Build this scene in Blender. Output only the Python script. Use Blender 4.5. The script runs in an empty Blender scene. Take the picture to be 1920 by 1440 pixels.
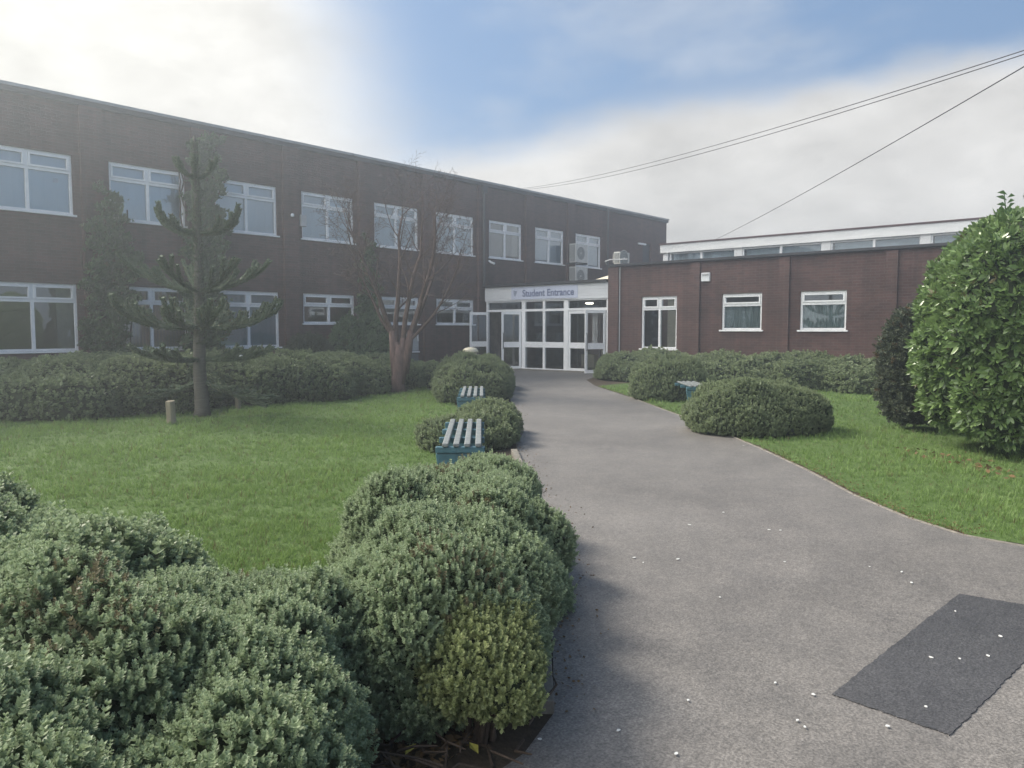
import bpy, math, random
import numpy as np
from mathutils import Vector, Matrix
R = math.radians
scene = bpy.context.scene
col = scene.collection
rng = np.random.default_rng(7)
random.seed(7)

# ------------------------------------------------------------------ camera
YAW = R(41.3); PITCH = math.atan(104 / 1450.0)
cam_d = bpy.data.cameras.new('camera'); cam = bpy.data.objects.new('camera', cam_d); col.objects.link(cam)
cam_d.sensor_width = 36.0; cam_d.lens = 1450.0 / 1920.0 * 36.0
cam_d.clip_end = 3000; cam_d.clip_start = 0.05
cam.location = (0, 0, 1.5)
cam.rotation_euler = (math.pi / 2 - PITCH, 0, YAW - math.pi / 2)
scene.camera = cam
FW = np.array([math.cos(YAW), math.sin(YAW)]); RT = np.array([math.sin(YAW), -math.cos(YAW)])
def L(dep, lat):            # metres ahead of / to the right of the place where the path starts
    p = FW * dep + RT * lat
    return (float(p[0]), float(p[1]))

# ------------------------------------------------------------------ sky, sun, exposure
SUN_AZ = YAW + R(56); SUN_EL = R(42)
w = bpy.data.worlds.new('World'); scene.world = w; w.use_nodes = True
nt = w.node_tree; nt.nodes.clear()
def N(t, **k):
    n = nt.nodes.new(t)
    for a, b in k.items(): setattr(n, a, b)
    return n
def lk(a, b): nt.links.new(a, b)
out = N('ShaderNodeOutputWorld'); bg = N('ShaderNodeBackground'); bg.inputs['Strength'].default_value = 0.12
lk(bg.outputs[0], out.inputs[0])
sky = N('ShaderNodeTexSky', sky_type='NISHITA', sun_disc=False)
sky.sun_elevation = SUN_EL; sky.sun_rotation = math.pi / 2 - SUN_AZ
sky.air_density = 1.0; sky.dust_density = 0.6; sky.ozone_density = 1.5
tc = N('ShaderNodeTexCoord')
def vmath(op, a, b=None):
    n = N('ShaderNodeVectorMath', operation=op)
    if isinstance(a, tuple): n.inputs[0].default_value = a
    else: lk(a, n.inputs[0])
    if b is not None:
        if isinstance(b, tuple): n.inputs[1].default_value = b
        else: lk(b, n.inputs[1])
    return n
def m(op, a, b=0.0, clamp=False):
    n = N('ShaderNodeMath', operation=op, use_clamp=clamp)
    for i, v in enumerate((a, b)):
        if isinstance(v, (int, float)): n.inputs[i].default_value = v
        else: lk(v, n.inputs[i])
    return n.outputs[0]
dirv = tc.outputs['Generated']
def noise(scale, detail, rough, zs=2.2, off=(0, 0, 0)):
    mp = N('ShaderNodeMapping'); mp.inputs['Scale'].default_value = (1, 1, zs); mp.inputs['Location'].default_value = off
    lk(dirv, mp.inputs['Vector'])
    n = N('ShaderNodeTexNoise'); n.inputs['Scale'].default_value = scale; n.inputs['Detail'].default_value = detail
    n.inputs['Roughness'].default_value = rough
    lk(mp.outputs[0], n.inputs['Vector']); return n.outputs['Fac']
n1 = noise(3.2, 7, .55); n2 = noise(9, 5, .6, off=(3, 1, 0))
wob = m('ADD', m('MULTIPLY', m('SUBTRACT', n1, .5), .16), m('MULTIPLY', m('SUBTRACT', n2, .5), .05))
def lobe(d, c0, c1, amp):
    dt = vmath('DOT_PRODUCT', dirv, d).outputs['Value']
    dt = m('ADD', dt, m('MULTIPLY', wob, .45))
    mr = N('ShaderNodeMapRange', interpolation_type='SMOOTHERSTEP')
    lk(dt, mr.inputs[0]); mr.inputs[1].default_value = c0; mr.inputs[2].default_value = c1
    mr.inputs[3].default_value = 0; mr.inputs[4].default_value = amp
    return mr.outputs[0]
def side(nrm, lo, hi, k):
    d = m('ADD', vmath('DOT_PRODUCT', dirv, nrm).outputs['Value'], m('MULTIPLY', wob, k))
    mr = N('ShaderNodeMapRange', interpolation_type='SMOOTHERSTEP'); lk(d, mr.inputs[0])
    mr.inputs[1].default_value = lo; mr.inputs[2].default_value = hi; return mr.outputs[0]
blue = m('MULTIPLY', side((-.268, -.015, .963), -.02, .05, .6), side((.654, -.661, .368), -.12, .13, .8))
wisp = N('ShaderNodeMapRange', interpolation_type='SMOOTHERSTEP'); lk(noise(4.5, 6, .55, off=(1.7, .4, 2)), wisp.inputs[0])
wisp.inputs[1].default_value = .50; wisp.inputs[2].default_value = .80; wisp.inputs[3].default_value = 1.0; wisp.inputs[4].default_value = .80
blue = m('MULTIPLY', blue, wisp.outputs[0])
blue = m('MAXIMUM', blue, lobe((.1, -.95, .3), .6, .95, .6))
for a in [((.773, .461, .434), .97, 1.0, .30)]: blue = m('MULTIPLY', blue, m('SUBTRACT', 1.0, lobe(*a)))
# cloud brightness: brightest towards the sun
sd = (math.cos(SUN_EL) * math.cos(SUN_AZ), math.cos(SUN_EL) * math.sin(SUN_AZ), math.sin(SUN_EL))
sdot = vmath('DOT_PRODUCT', dirv, sd).outputs['Value']
mr = N('ShaderNodeMapRange'); lk(sdot, mr.inputs[0]); mr.inputs[1].default_value = .55; mr.inputs[2].default_value = 1.0
mr.inputs[3].default_value = 0; mr.inputs[4].default_value = 1.0
glow = m('POWER', mr.outputs[0], 2.2)
cl = N('ShaderNodeMix', data_type='RGBA'); cl.inputs['A'].default_value = (3.85, 3.78, 3.66, 1); cl.inputs['B'].default_value = (4.5, 4.35, 3.9, 1)
lk(glow, cl.inputs['Factor'])
zen_fill = N('ShaderNodeMapRange', interpolation_type='SMOOTHERSTEP'); lk(vmath('DOT_PRODUCT', dirv, (-.35, -.35, .87)).outputs['Value'], zen_fill.inputs[0])
zen_fill.inputs[1].default_value = .25; zen_fill.inputs[2].default_value = .95; zen_fill.inputs[3].default_value = 0; zen_fill.inputs[4].default_value = 4.4   # unseen cloud overhead and behind, brightened to add ambient light
shade = m('MULTIPLY', m('ADD', .28, m('ADD', m('MULTIPLY', n1, .85), m('MULTIPLY', n2, .60))), m('ADD', 1.0, zen_fill.outputs[0]))
shc = vmath('SCALE', cl.outputs['Result']); lk(shade, shc.inputs['Scale'])
mixc = N('ShaderNodeMix', data_type='RGBA'); lk(blue, mixc.inputs['Factor']); lk(shc.outputs[0], mixc.inputs['A'])
skb = N('ShaderNodeMix', data_type='RGBA', blend_type='ADD'); skb.inputs['Factor'].default_value = 1
sks = vmath('SCALE', sky.outputs[0]); sks.inputs['Scale'].default_value = .24
lk(sks.outputs[0], skb.inputs['A']); skb.inputs['B'].default_value = (.66, 1.06, 1.72, 1)
lk(skb.outputs['Result'], mixc.inputs['B'])
lk(mixc.outputs['Result'], bg.inputs['Color'])

sun_d = bpy.data.lights.new('sun', 'SUN'); sun = bpy.data.objects.new('sun', sun_d); col.objects.link(sun)
sun_d.energy = 3.4; sun_d.angle = R(16); sun_d.color = (1.0, .93, .82)
sun.rotation_euler = (-Vector(sd)).to_track_quat('-Z', 'Y').to_euler()
vs = scene.view_settings; vs.view_transform = 'Standard'; vs.look = 'None'; vs.gamma = 1; vs.exposure = 0.9
scene.render.engine = 'CYCLES'
scene.cycles.max_bounces = 6; scene.cycles.transparent_max_bounces = 12; scene.cycles.volume_bounces = 0

# ------------------------------------------------------------------ materials
MATS = {}
class MT:
    def __init__(s, name):
        s.m = bpy.data.materials.new(name); s.m.use_nodes = True; s.t = s.m.node_tree
        s.b = s.t.nodes['Principled BSDF']; s.o = s.t.nodes['Material Output']; MATS[name] = s.m
    def n(s, t, **k):
        n = s.t.nodes.new(t)
        for a, b in k.items(): setattr(n, a, b)
        return n
    def l(s, a, b): s.t.links.new(a, b)
    def coord(s, scale=(1, 1, 1), kind='Object'):
        c = s.n('ShaderNodeTexCoord'); mp = s.n('ShaderNodeMapping'); mp.inputs['Scale'].default_value = scale
        s.l(c.outputs[kind], mp.inputs['Vector']); return mp.outputs[0]
    def noise(s, scale, detail=4, rough=.55, vec=None):
        n = s.n('ShaderNodeTexNoise'); n.inputs['Scale'].default_value = scale; n.inputs['Detail'].default_value = detail
        n.inputs['Roughness'].default_value = rough
        s.l(vec if vec is not None else s.coord(), n.inputs['Vector']); return n.outputs['Fac']
    def ramp(s, fac, stops):
        r = s.n('ShaderNodeValToRGB'); e = r.color_ramp.elements
        while len(e) < len(stops): e.new(.5)
        for i, (p, c) in enumerate(stops): e[i].position = p; e[i].color = (*c, 1)
        s.l(fac, r.inputs[0]); return r.outputs[0]
    def mix(s, f, a, b, mode='MIX'):
        x = s.n('ShaderNodeMix', data_type='RGBA', blend_type=mode)
        for i, v in (('Factor', f), ('A', a), ('B', b)):
            if isinstance(v, (int, float)): x.inputs[i].default_value = v
            elif isinstance(v, tuple): x.inputs[i].default_value = (*v, 1)
            else: s.l(v, x.inputs[i])
        return x.outputs['Result']
    def bump(s, h, strength=.3, dist=.01):
        b = s.n('ShaderNodeBump'); b.inputs['Strength'].default_value = strength; b.inputs['Distance'].default_value = dist
        s.l(h, b.inputs['Height']); s.l(b.outputs[0], s.b.inputs['Normal'])
    def col(s, c):
        if isinstance(c, tuple): s.b.inputs['Base Color'].default_value = (*c, 1)
        else: s.l(c, s.b.inputs['Base Color'])
    def rs(s, rough, spec=.5, metal=0):
        s.b.inputs['Roughness'].default_value = rough; s.b.inputs['Specular IOR Level'].default_value = spec
        s.b.inputs['Metallic'].default_value = metal

def simple(name, c, rough=.6, spec=.4, var=.25, scale=6, bump=0, metal=0, stretch=(1, 1, 1)):
    t = MT(name); v = t.coord(stretch)
    f = t.noise(scale, 5, .6, v)
    lo = tuple(x * (1 - var) for x in c); hi = tuple(min(1, x * (1 + var)) for x in c)
    t.col(t.ramp(f, [(.3, lo), (.7, hi)])); t.rs(rough, spec, metal)
    if bump: t.bump(t.noise(scale * 6, 4, .6, v), bump, .01)
    return t.m

def brick_mat(name, c1, c2, mortar, stain=.35):
    t = MT(name)
    co = t.n('ShaderNodeTexCoord'); sp = t.n('ShaderNodeSeparateXYZ'); t.l(co.outputs['Object'], sp.inputs[0])
    ad = t.n('ShaderNodeMath', operation='ADD'); t.l(sp.outputs[0], ad.inputs[0]); t.l(sp.outputs[1], ad.inputs[1])
    cb = t.n('ShaderNodeCombineXYZ'); t.l(ad.outputs[0], cb.inputs[0]); t.l(sp.outputs[2], cb.inputs[1])
    b = t.n('ShaderNodeTexBrick'); t.l(cb.outputs[0], b.inputs['Vector'])
    b.inputs['Scale'].default_value = 1; b.inputs['Brick Width'].default_value = .225; b.inputs['Row Height'].default_value = .075
    b.inputs['Mortar Size'].default_value = .006; b.inputs['Mortar Smooth'].default_value = .3; b.inputs['Bias'].default_value = -.1
    b.inputs['Color1'].default_value = (*c1, 1); b.inputs['Color2'].default_value = (*c2, 1); b.inputs['Mortar'].default_value = (*mortar, 1)
    v = t.coord((.35, .35, 1.0)); big = t.noise(.8, 6, .65, v)
    st = t.ramp(big, [(.3, (1 - stain,) * 3), (.7, (1.15, 1.12, 1.1))])
    v2 = t.coord((5, 5, .25)); streak = t.ramp(t.noise(1.0, 4, .6, v2), [(.35, (.8, .82, .82)), (.65, (1.08, 1.05, 1.05))])
    c = t.mix(1.0, t.mix(1.0, b.outputs['Color'], st, 'MULTIPLY'), streak, 'MULTIPLY')
    t.col(c); t.rs(.85, .25)
    inv = t.n('ShaderNodeMath', operation='SUBTRACT'); inv.inputs[0].default_value = 1; t.l(b.outputs['Fac'], inv.inputs[1])
    t.bump(inv.outputs[0], .5, .006)
    return t.m
M_brick = brick_mat('brown_brick', (.128, .074, .068), (.088, .052, .050), (.12, .105, .095))
M_brick2 = brick_mat('red_brown_brick', (.125, .072, .064), (.088, .052, .048), (.13, .11, .10))

def upvc():
    t = MT('white_upvc'); f = t.noise(3, 5, .65)
    t.col(t.ramp(f, [(.25, (.70, .72, .74)), (.6, (.84, .85, .86))])); t.rs(.35, .5); return t.m
M_white = upvc()
M_clad = simple('white_cladding', (.66, .68, .70), .45, .4, .08, 2, stretch=(.5, .5, 4))
M_fascia = simple('white_fascia', (.70, .71, .71), .45, .4, .10, 1.2, stretch=(1, 1, 6))
M_coping = simple('grey_metal_coping', (.30, .31, .32), .45, .5, .2, 3, metal=.4)
M_darkmetal = simple('dark_roof_edge', (.035, .035, .04), .5, .4, .3, 3)
M_felt = simple('grey_roof_felt', (.12, .12, .12), .85, .3, .3, 2, .3)
M_redcap = simple('red_roof_edge', (.07, .035, .035), .6, .4, .3, 3)
M_inner = simple('interior_plaster', (.45, .43, .40), .8, .2, .15, 1)
M_innerdark = simple('interior_brick', (.20, .18, .17), .8, .2, .3, 3)
M_innerfloor = simple('interior_floor', (.09, .075, .07), .35, .5, .2, 3)
M_pipe = simple('black_plastic_pipe', (.03, .03, .035), .4, .5, .2, 4)
M_lightpipe = simple('grey_plastic_pipe', (.42, .43, .44), .5, .4, .15, 4)
M_ac = simple('cream_painted_steel', (.52, .52, .49), .45, .5, .12, 3)
M_acd = simple('dark_condenser_fins', (.10, .11, .12), .5, .5, .25, 30)
M_blind = simple('pale_roller_blind', (.58, .67, .73), .7, .2, .10, 1.5, stretch=(1, 1, .3))
M_blind2 = simple('blue_roller_blind', (.30, .48, .56), .7, .2, .12, 1.5, stretch=(3, 1, .3))
M_blindv = simple('beige_vertical_blind', (.52, .48, .40), .75, .2, .12, 2)
M_net = simple('green_grey_net_curtain', (.28, .36, .36), .8, .2, .25, 6, stretch=(4, 4, .6))
M_sign = simple('pale_lilac_sign_panel', (.52, .56, .68), .5, .4, .03, 1)
M_letter = simple('slate_blue_lettering', (.13, .16, .27), .6, .3, .08, 3)
M_emblem = simple('faded_grey_emblem', (.27, .31, .41), .6, .3, .08, 3)
M_teal = simple('teal_recycled_plastic', (.045, .12, .15), .5, .5, .3, 9, .2)
M_slat = simple('weathered_grey_slat', (.17, .185, .185), .6, .4, .35, 9, .4, stretch=(1, 6, 1))
M_post = simple('weathered_timber', (.25, .22, .16), .85, .2, .3, 9, .5, stretch=(1, 1, .2))
M_cream = simple('cream_painted_cap', (.62, .56, .42), .45, .4, .12, 4)
M_alarm = simple('white_plastic_box', (.72, .74, .76), .4, .5, .06, 4)
M_grill = simple('white_vent_slat', (.62, .64, .66), .5, .4, .1, 5)
M_kerb = simple('mossy_concrete_edging', (.19, .175, .15), .9, .2, .3, 14, .5)
M_cable = simple('black_cable', (.05, .05, .055), .6, .3, .1, 4)
M_paper = simple('pinned_paper', (.55, .55, .55), .7, .2, .3, 6)
M_petal = simple('white_fallen_petal', (.62, .62, .60), .6, .3, .05, 9)
M_dirt = simple('brown_branch_wood', (.075, .055, .042), .9, .2, .35, 20, .5)
M_bark2 = simple('red_brown_bark', (.125, .085, .075), .85, .2, .35, 22, .7, stretch=(1, 1, .25))
M_bark3 = simple('grey_brown_twig', (.105, .075, .066), .9, .2, .3, 14)
M_bark1 = simple('grey_ringed_bark', (.10, .095, .08), .9, .2, .3, 18, .8, stretch=(.4, .4, 3))
M_stone = simple('brown_stump_wood', (.20, .10, .06), .85, .2, .35, 10, .7)
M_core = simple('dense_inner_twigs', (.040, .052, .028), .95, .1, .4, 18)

def emis(name, c, s):
    t = MT(name); t.col(c); t.b.inputs['Emission Color'].default_value = (*c, 1); t.b.inputs['Emission Strength'].default_value = s; return t.m
M_lamp = emis('lit_ceiling_lamp', (1, .93, .75), 6)

def glass():
    t = MT('window_glass'); nt_ = t.t; nt_.nodes.remove(t.b)
    tr = t.n('ShaderNodeBsdfTransparent'); tr.inputs[0].default_value = (.86, .90, .91, 1)
    gl = t.n('ShaderNodeBsdfGlossy'); gl.inputs['Roughness'].default_value = .02; gl.inputs[0].default_value = (.9, .95, 1, 1)
    fr = t.n('ShaderNodeFresnel'); fr.inputs['IOR'].default_value = 1.6
    bp = t.n('ShaderNodeBump'); bp.inputs['Strength'].default_value = .05; bp.inputs['Distance'].default_value = .02
    t.l(t.noise(1.3, 2, .5), bp.inputs['Height']); t.l(bp.outputs[0], gl.inputs['Normal'])
    mu = t.n('ShaderNodeMath', operation='MULTIPLY_ADD'); mu.inputs[1].default_value = 2.5; mu.inputs[2].default_value = .06
    t.l(fr.outputs[0], mu.inputs[0])
    mx = t.n('ShaderNodeMixShader'); t.l(mu.outputs[0], mx.inputs[0]); t.l(tr.outputs[0], mx.inputs[1]); t.l(gl.outputs[0], mx.inputs[2])
    t.l(mx.outputs[0], t.o.inputs['Surface']); return t.m
M_glass = glass()

def asphalt(name, base, var, fine, rough):
    t = MT(name); v = t.coord()
    a = t.noise(.45, 6, .6, v); b = t.noise(3.5, 5, .6, v); c = t.noise(95, 3, .7, v)
    d = t.noise(28, 4, .6, v)
    g = tuple(base)
    c1 = t.ramp(a, [(.3, tuple(x * (1 - var) for x in g)), (.7, tuple(x * (1 + var) for x in g))])
    c2 = t.ramp(b, [(.3, (.86, .86, .87)), (.7, (1.12, 1.11, 1.1))])
    c3 = t.ramp(c, [(.36, (1 - fine,) * 3), (.5, (1,) * 3), (.66, (1 + fine * 1.3,) * 3)])
    c4 = t.ramp(d, [(.3, (.84,) * 3), (.7, (1.14,) * 3)])
    x = t.mix(1, t.mix(1, t.mix(1, c1, c2, 'MULTIPLY'), c3, 'MULTIPLY'), c4, 'MULTIPLY')
    t.col(x); t.rs(rough, .45)
    t.bump(c, .55, .006); return t.m
M_path = asphalt('grey_tarmac', (.142, .132, .122), .20, .36, .62)
M_patch = asphalt('dark_tarmac_patch', (.055, .054, .056), .28, .42, .6)

def groundmat(name, stops, sc, bump=.6):
    t = MT(name); v = t.coord(); a = t.noise(sc, 6, .65, v); b = t.noise(sc * 9, 5, .65, v)
    t.col(t.mix(.5, t.ramp(a, stops), t.ramp(b, stops))); t.rs(.95, .15); t.bump(b, bump, .02); return t.m
M_soil = groundmat('dark_soil', [(.3, (.035, .027, .020)), (.7, (.095, .075, .055))], 4)
M_lawn = groundmat('lawn_turf', [(.3, (.055, .090, .028)), (.7, (.095, .145, .045))], 2.2)

def leafmat(name, dark, light, tip, trans=.32, rough=.5, spec=.3, tipamt=.8):
    t = MT(name)
    at = t.n('ShaderNodeAttribute'); at.attribute_name = 'tint'; sp = t.n('ShaderNodeSeparateColor'); t.l(at.outputs['Color'], sp.inputs[0])
    base = t.mix(sp.outputs[0], dark, light)
    mu = t.n('ShaderNodeMath', operation='MULTIPLY'); mu.inputs[1].default_value = tipamt; t.l(sp.outputs[1], mu.inputs[0])
    c = t.mix(mu.outputs[0], base, tip)
    c = t.mix(sp.outputs[2], c, (.13, .085, .045))      # dead and browned leaves
    t.col(c); t.rs(rough, spec)
    tl = t.n('ShaderNodeBsdfTranslucent'); t.l(c, tl.inputs[0])
    mx = t.n('ShaderNodeMixShader'); mx.inputs[0].default_value = trans
    t.l(t.b.outputs[0], mx.inputs[1]); t.l(tl.outputs[0], mx.inputs[2]); t.l(mx.outputs[0], t.o.inputs['Surface'])
    return t.m
M_hebe = leafmat('grey_green_hebe_leaf', (.155, .212, .105), (.275, .350, .195), (.47, .55, .36))
M_hebe_y = leafmat('yellow_green_hebe_leaf', (.150, .190, .070), (.265, .305, .120), (.48, .52, .27))
M_hebe_f = leafmat('far_hebe_leaf', (.115, .155, .080), (.195, .245, .130), (.32, .37, .21))
M_grass = leafmat('grass_blade', (.108, .188, .048), (.190, .290, .080), (.26, .36, .12), .35, .5, .3, .5)
M_laurel = leafmat('glossy_laurel_leaf', (.070, .130, .040), (.155, .240, .075), (.25, .33, .13), .22, .30, .5, .5)
M_ivy = leafmat('dark_ivy_leaf', (.055, .105, .045), (.115, .175, .070), (.15, .22, .10), .2, .42, .4)
M_dark = leafmat('dark_twiggy_leaf', (.050, .068, .045), (.090, .112, .070), (.12, .13, .085), .15, .6, .25)
M_monkey = leafmat('monkey_puzzle_scale', (.070, .098, .060), (.110, .145, .088), (.15, .19, .115), .1, .65, .15)
M_litter = leafmat('dead_leaf', (.07, .045, .025), (.16, .10, .05), (.20, .13, .06), .1, .8, .2)
M_yellow = simple('yellowed_leaf', (.36, .33, .07), .6, .3, .2, 30)

# ------------------------------------------------------------------ helpers
def tag(o, label=None, cat=None, group=None, kind=None):
    if label: o['label'] = label
    if cat: o['category'] = cat
    if group: o['group'] = group
    if kind: o['kind'] = kind
    return o
def empty(name, loc=(0, 0, 0), rz=0, parent=None):
    o = bpy.data.objects.new(name, None); col.objects.link(o); o.location = loc; o.rotation_euler = (0, 0, rz)
    o.empty_display_size = .2
    if parent: o.parent = parent
    return o
def link(name, me, parent=None, loc=None, rz=0):
    o = bpy.data.objects.new(name, me); col.objects.link(o)
    if parent: o.parent = parent
    if loc: o.location = loc
    o.rotation_euler = (0, 0, rz)
    return o
class MB:
    def __init__(s): s.v = []; s.f = []
    def poly(s, pts):
        i = len(s.v); s.v += [tuple(p) for p in pts]; s.f.append(tuple(range(i, i + len(pts)))); return s
    def box(s, x0, x1, y0, y1, z0, z1):
        i = len(s.v)
        s.v += [(x0, y0, z0), (x1, y0, z0), (x1, y1, z0), (x0, y1, z0), (x0, y0, z1), (x1, y0, z1), (x1, y1, z1), (x0, y1, z1)]
        s.f += [tuple(i + k for k in q) for q in ((0, 3, 2, 1), (4, 5, 6, 7), (0, 1, 5, 4), (1, 2, 6, 5), (2, 3, 7, 6), (3, 0, 4, 7))]
        return s
    def prism(s, pts, z0, z1):
        n = len(pts); i = len(s.v)
        s.v += [(p[0], p[1], z0) for p in pts] + [(p[0], p[1], z1) for p in pts]
        s.f += [tuple(i + k for k in reversed(range(n))), tuple(i + n + k for k in range(n))]
        s.f += [(i + k, i + (k + 1) % n, i + n + (k + 1) % n, i + n + k) for k in range(n)]
        return s
    def tube(s, pts, rad, n=8, cap=True):
        pts = [Vector(p) for p in pts]; i0 = len(s.v); prev = None
        if not hasattr(rad, '__len__'): rad = [rad] * len(pts)
        for k, p in enumerate(pts):
            d = (pts[min(k + 1, len(pts) - 1)] - pts[max(k - 1, 0)]).normalized()
            if prev is None:
                a = Vector((0, 0, 1)) if abs(d.z) < .9 else Vector((1, 0, 0)); u = d.cross(a).normalized()
            else:
                u = (prev - d * prev.dot(d)).normalized()
            prev = u; v = d.cross(u)
            for j in range(n):
                t = 2 * math.pi * j / n
                s.v.append(tuple(p + (u * math.cos(t) + v * math.sin(t)) * rad[k]))
        for k in range(len(pts) - 1):
            for j in range(n):
                a = i0 + k * n + j; b = i0 + k * n + (j + 1) % n
                s.f.append((a, b, b + n, a + n))
        if cap:
            s.f.append(tuple(i0 + j for j in reversed(range(n)))); e = i0 + (len(pts) - 1) * n
            s.f.append(tuple(e + j for j in range(n)))
        return s
    def lathe(s, prof, n=20, c=(0, 0, 0)):
        i0 = len(s.v)
        for r, z in prof:
            for j in range(n):
                t = 2 * math.pi * j / n; s.v.append((c[0] + r * math.cos(t), c[1] + r * math.sin(t), c[2] + z))
        for k in range(len(prof) - 1):
            for j in range(n):
                a = i0 + k * n + j; b = i0 + k * n + (j + 1) % n; s.f.append((a, b, b + n, a + n))
        s.f.append(tuple(i0 + j for j in reversed(range(n)))); e = i0 + (len(prof) - 1) * n
        s.f.append(tuple(e + j for j in range(n)))
        return s
    def mesh(s, name, mat, smooth=False):
        me = bpy.data.meshes.new(name); me.from_pydata(s.v, [], s.f); me.materials.append(mat)
        if smooth:
            me.polygons.foreach_set('use_smooth', [True] * len(me.polygons))
        me.update(); return me
    def build(s, name, mat, parent=None, loc=None, rz=0, smooth=False, bevel=0):
        o = link(name, s.mesh(name, mat, smooth), parent, loc, rz)
        if bevel:
            b = o.modifiers.new('bevel', 'BEVEL'); b.width = bevel; b.segments = 2; b.limit_method = 'ANGLE'
        return o

def fast_mesh(name, V, F, mat, tint=None):
    V = np.ascontiguousarray(V, dtype=np.float32); F = np.ascontiguousarray(F, dtype=np.int32)
    me = bpy.data.meshes.new(name); k = F.shape[1]
    me.vertices.add(len(V)); me.vertices.foreach_set('co', V.ravel())
    me.loops.add(F.size); me.loops.foreach_set('vertex_index', F.ravel())
    me.polygons.add(len(F)); me.polygons.foreach_set('loop_start', np.arange(0, F.size, k, dtype=np.int32))
    me.polygons.foreach_set('loop_total', np.full(len(F), k, dtype=np.int32))
    me.materials.append(mat); me.update(calc_edges=True)
    if tint is not None:
        at = me.color_attributes.new('tint', 'FLOAT_COLOR', 'POINT')
        c = np.ones((len(V), 4), np.float32); c[:, :3] = tint; at.data.foreach_set('color', c.ravel())
    return me

def frames(D, rg):
    D = D / np.linalg.norm(D, axis=1, keepdims=True)
    a = rg.normal(size=D.shape); u = np.cross(D, a); u /= np.linalg.norm(u, axis=1, keepdims=True) + 1e-9
    v = np.cross(D, u); return u, v, D
def scatter(P, D, S, TV, TF, tipf, rg, r=None, dead=0.0):
    """place one leaf cluster template (z = axis) at every P, pointing along D, size S"""
    u, v, d = frames(D, rg); n = len(P); k = len(TV)
    V = P[:, None, :] + S[:, None, None] * (TV[None, :, 0:1] * u[:, None, :] + TV[None, :, 1:2] * v[:, None, :] + TV[None, :, 2:3] * d[:, None, :])
    F = TF[None] + (np.arange(n) * k)[:, None, None]
    if r is None: r = rg.random(n)
    T = np.zeros((n, k, 3), np.float32); T[:, :, 0] = np.clip(r, 0, 1)[:, None]; T[:, :, 1] = tipf[None]
    T[:, :, 2] = (np.clip((dead if hasattr(dead, '__len__') else np.full(n, dead)), 0, 1) > rg.random(n))[:, None] * .75
    return V.reshape(-1, 3), F.reshape(-1, TF.shape[1]), T.reshape(-1, 3)
def stack(parts):
    V, F, T, o = [], [], [], 0
    for v, f, t in parts:
        V.append(v); F.append(f + o); T.append(t); o += len(v)
    return np.concatenate(V), np.concatenate(F), np.concatenate(T)

def sprig(levels, per, leafL, leafW, out, rg, r0=.0):
    V, F, T = [], [], []
    for k in range(levels):
        z = (k + .3) / levels * .8
        for j in range(per):
            a = 2 * math.pi * (j / per + .5 * (k % 2) / per) + rg.normal() * .15
            q = k / max(1, levels - 1)
            tilt = out * (1 - .45 * q) + rg.normal() * .10
            c, s = math.cos(a), math.sin(a)
            dx, dz = math.sin(tilt), math.cos(tilt); ll = leafL * (1 - .3 * q)
            b = np.array([c * r0, s * r0, z]); tip = b + ll * np.array([c * dx, s * dx, dz]); mid = b + ll * .55 * np.array([c * dx, s * dx, dz]) + np.array([0, 0, -.02])
            side = np.array([-s, c, 0]) * leafW
            i = len(V); V += [b, mid + side, tip, mid - side]; F.append((i, i + 1, i + 2, i + 3)); g = .25 + .5 * q; T += [0.05 * q, g * .6, g, g * .6]
    return np.array(V), np.array(F), np.array(T)
SPR_NEAR = [sprig(4, 6, .36, .075, 1.15, rng) for _ in range(3)]
SPR_MID = [sprig(3, 4, .5, .14, 1.0, rng) for _ in range(3)]
SPR_FAR = [sprig(2, 4, .7, .22, .95, rng) for _ in range(3)]

# mounds: ellipsoid blobs carved into lumps and small cushions
def lumpify(P, Nn, cs, R_, A):
    d = np.zeros(len(P)); g = np.zeros_like(P)
    for i in range(0, len(P), 4000):
        q = P[i:i + 4000]; D2 = ((q[:, None, :] - cs[None]) ** 2).sum(2); j = D2.argmin(1); r2 = D2[np.arange(len(q)), j]
        d[i:i + 4000] = A * np.clip(1 - r2 / R_ ** 2, 0, 1) ** .8; g[i:i + 4000] = (q - cs[j]) / R_ ** 2 * 2 * A
    return d, g
def blob_points(b, n, rg):
    cx, cy, cz, rx, ry, rz, rot = b
    q = rg.normal(size=(n, 3)); q /= np.linalg.norm(q, axis=1, keepdims=True); q = q[q[:, 2] > -.75]
    e = q * np.array([rx, ry, rz]); nn = q / np.array([rx, ry, rz]); nn /= np.linalg.norm(nn, axis=1, keepdims=True)
    c, s = math.cos(rot), math.sin(rot); M = np.array([[c, s, 0], [-s, c, 0], [0, 0, 1]])
    return e @ M + np.array([cx, cy, cz]), nn @ M
def inside(P, b, k=.97):
    cx, cy, cz, rx, ry, rz, rot = b; c, s = math.cos(rot), math.sin(rot)
    q = P - np.array([cx, cy, cz]); x = q[:, 0] * c + q[:, 1] * s; y = -q[:, 0] * s + q[:, 1] * c
    return (x / rx) ** 2 + (y / ry) ** 2 + (q[:, 2] / rz) ** 2 < k * k
def area(b): p = 1.6; a, c, d = b[3], b[4], b[5]; return 4 * math.pi * (((a * c) ** p + (a * d) ** p + (c * d) ** p) / 3) ** (1 / p)

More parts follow.
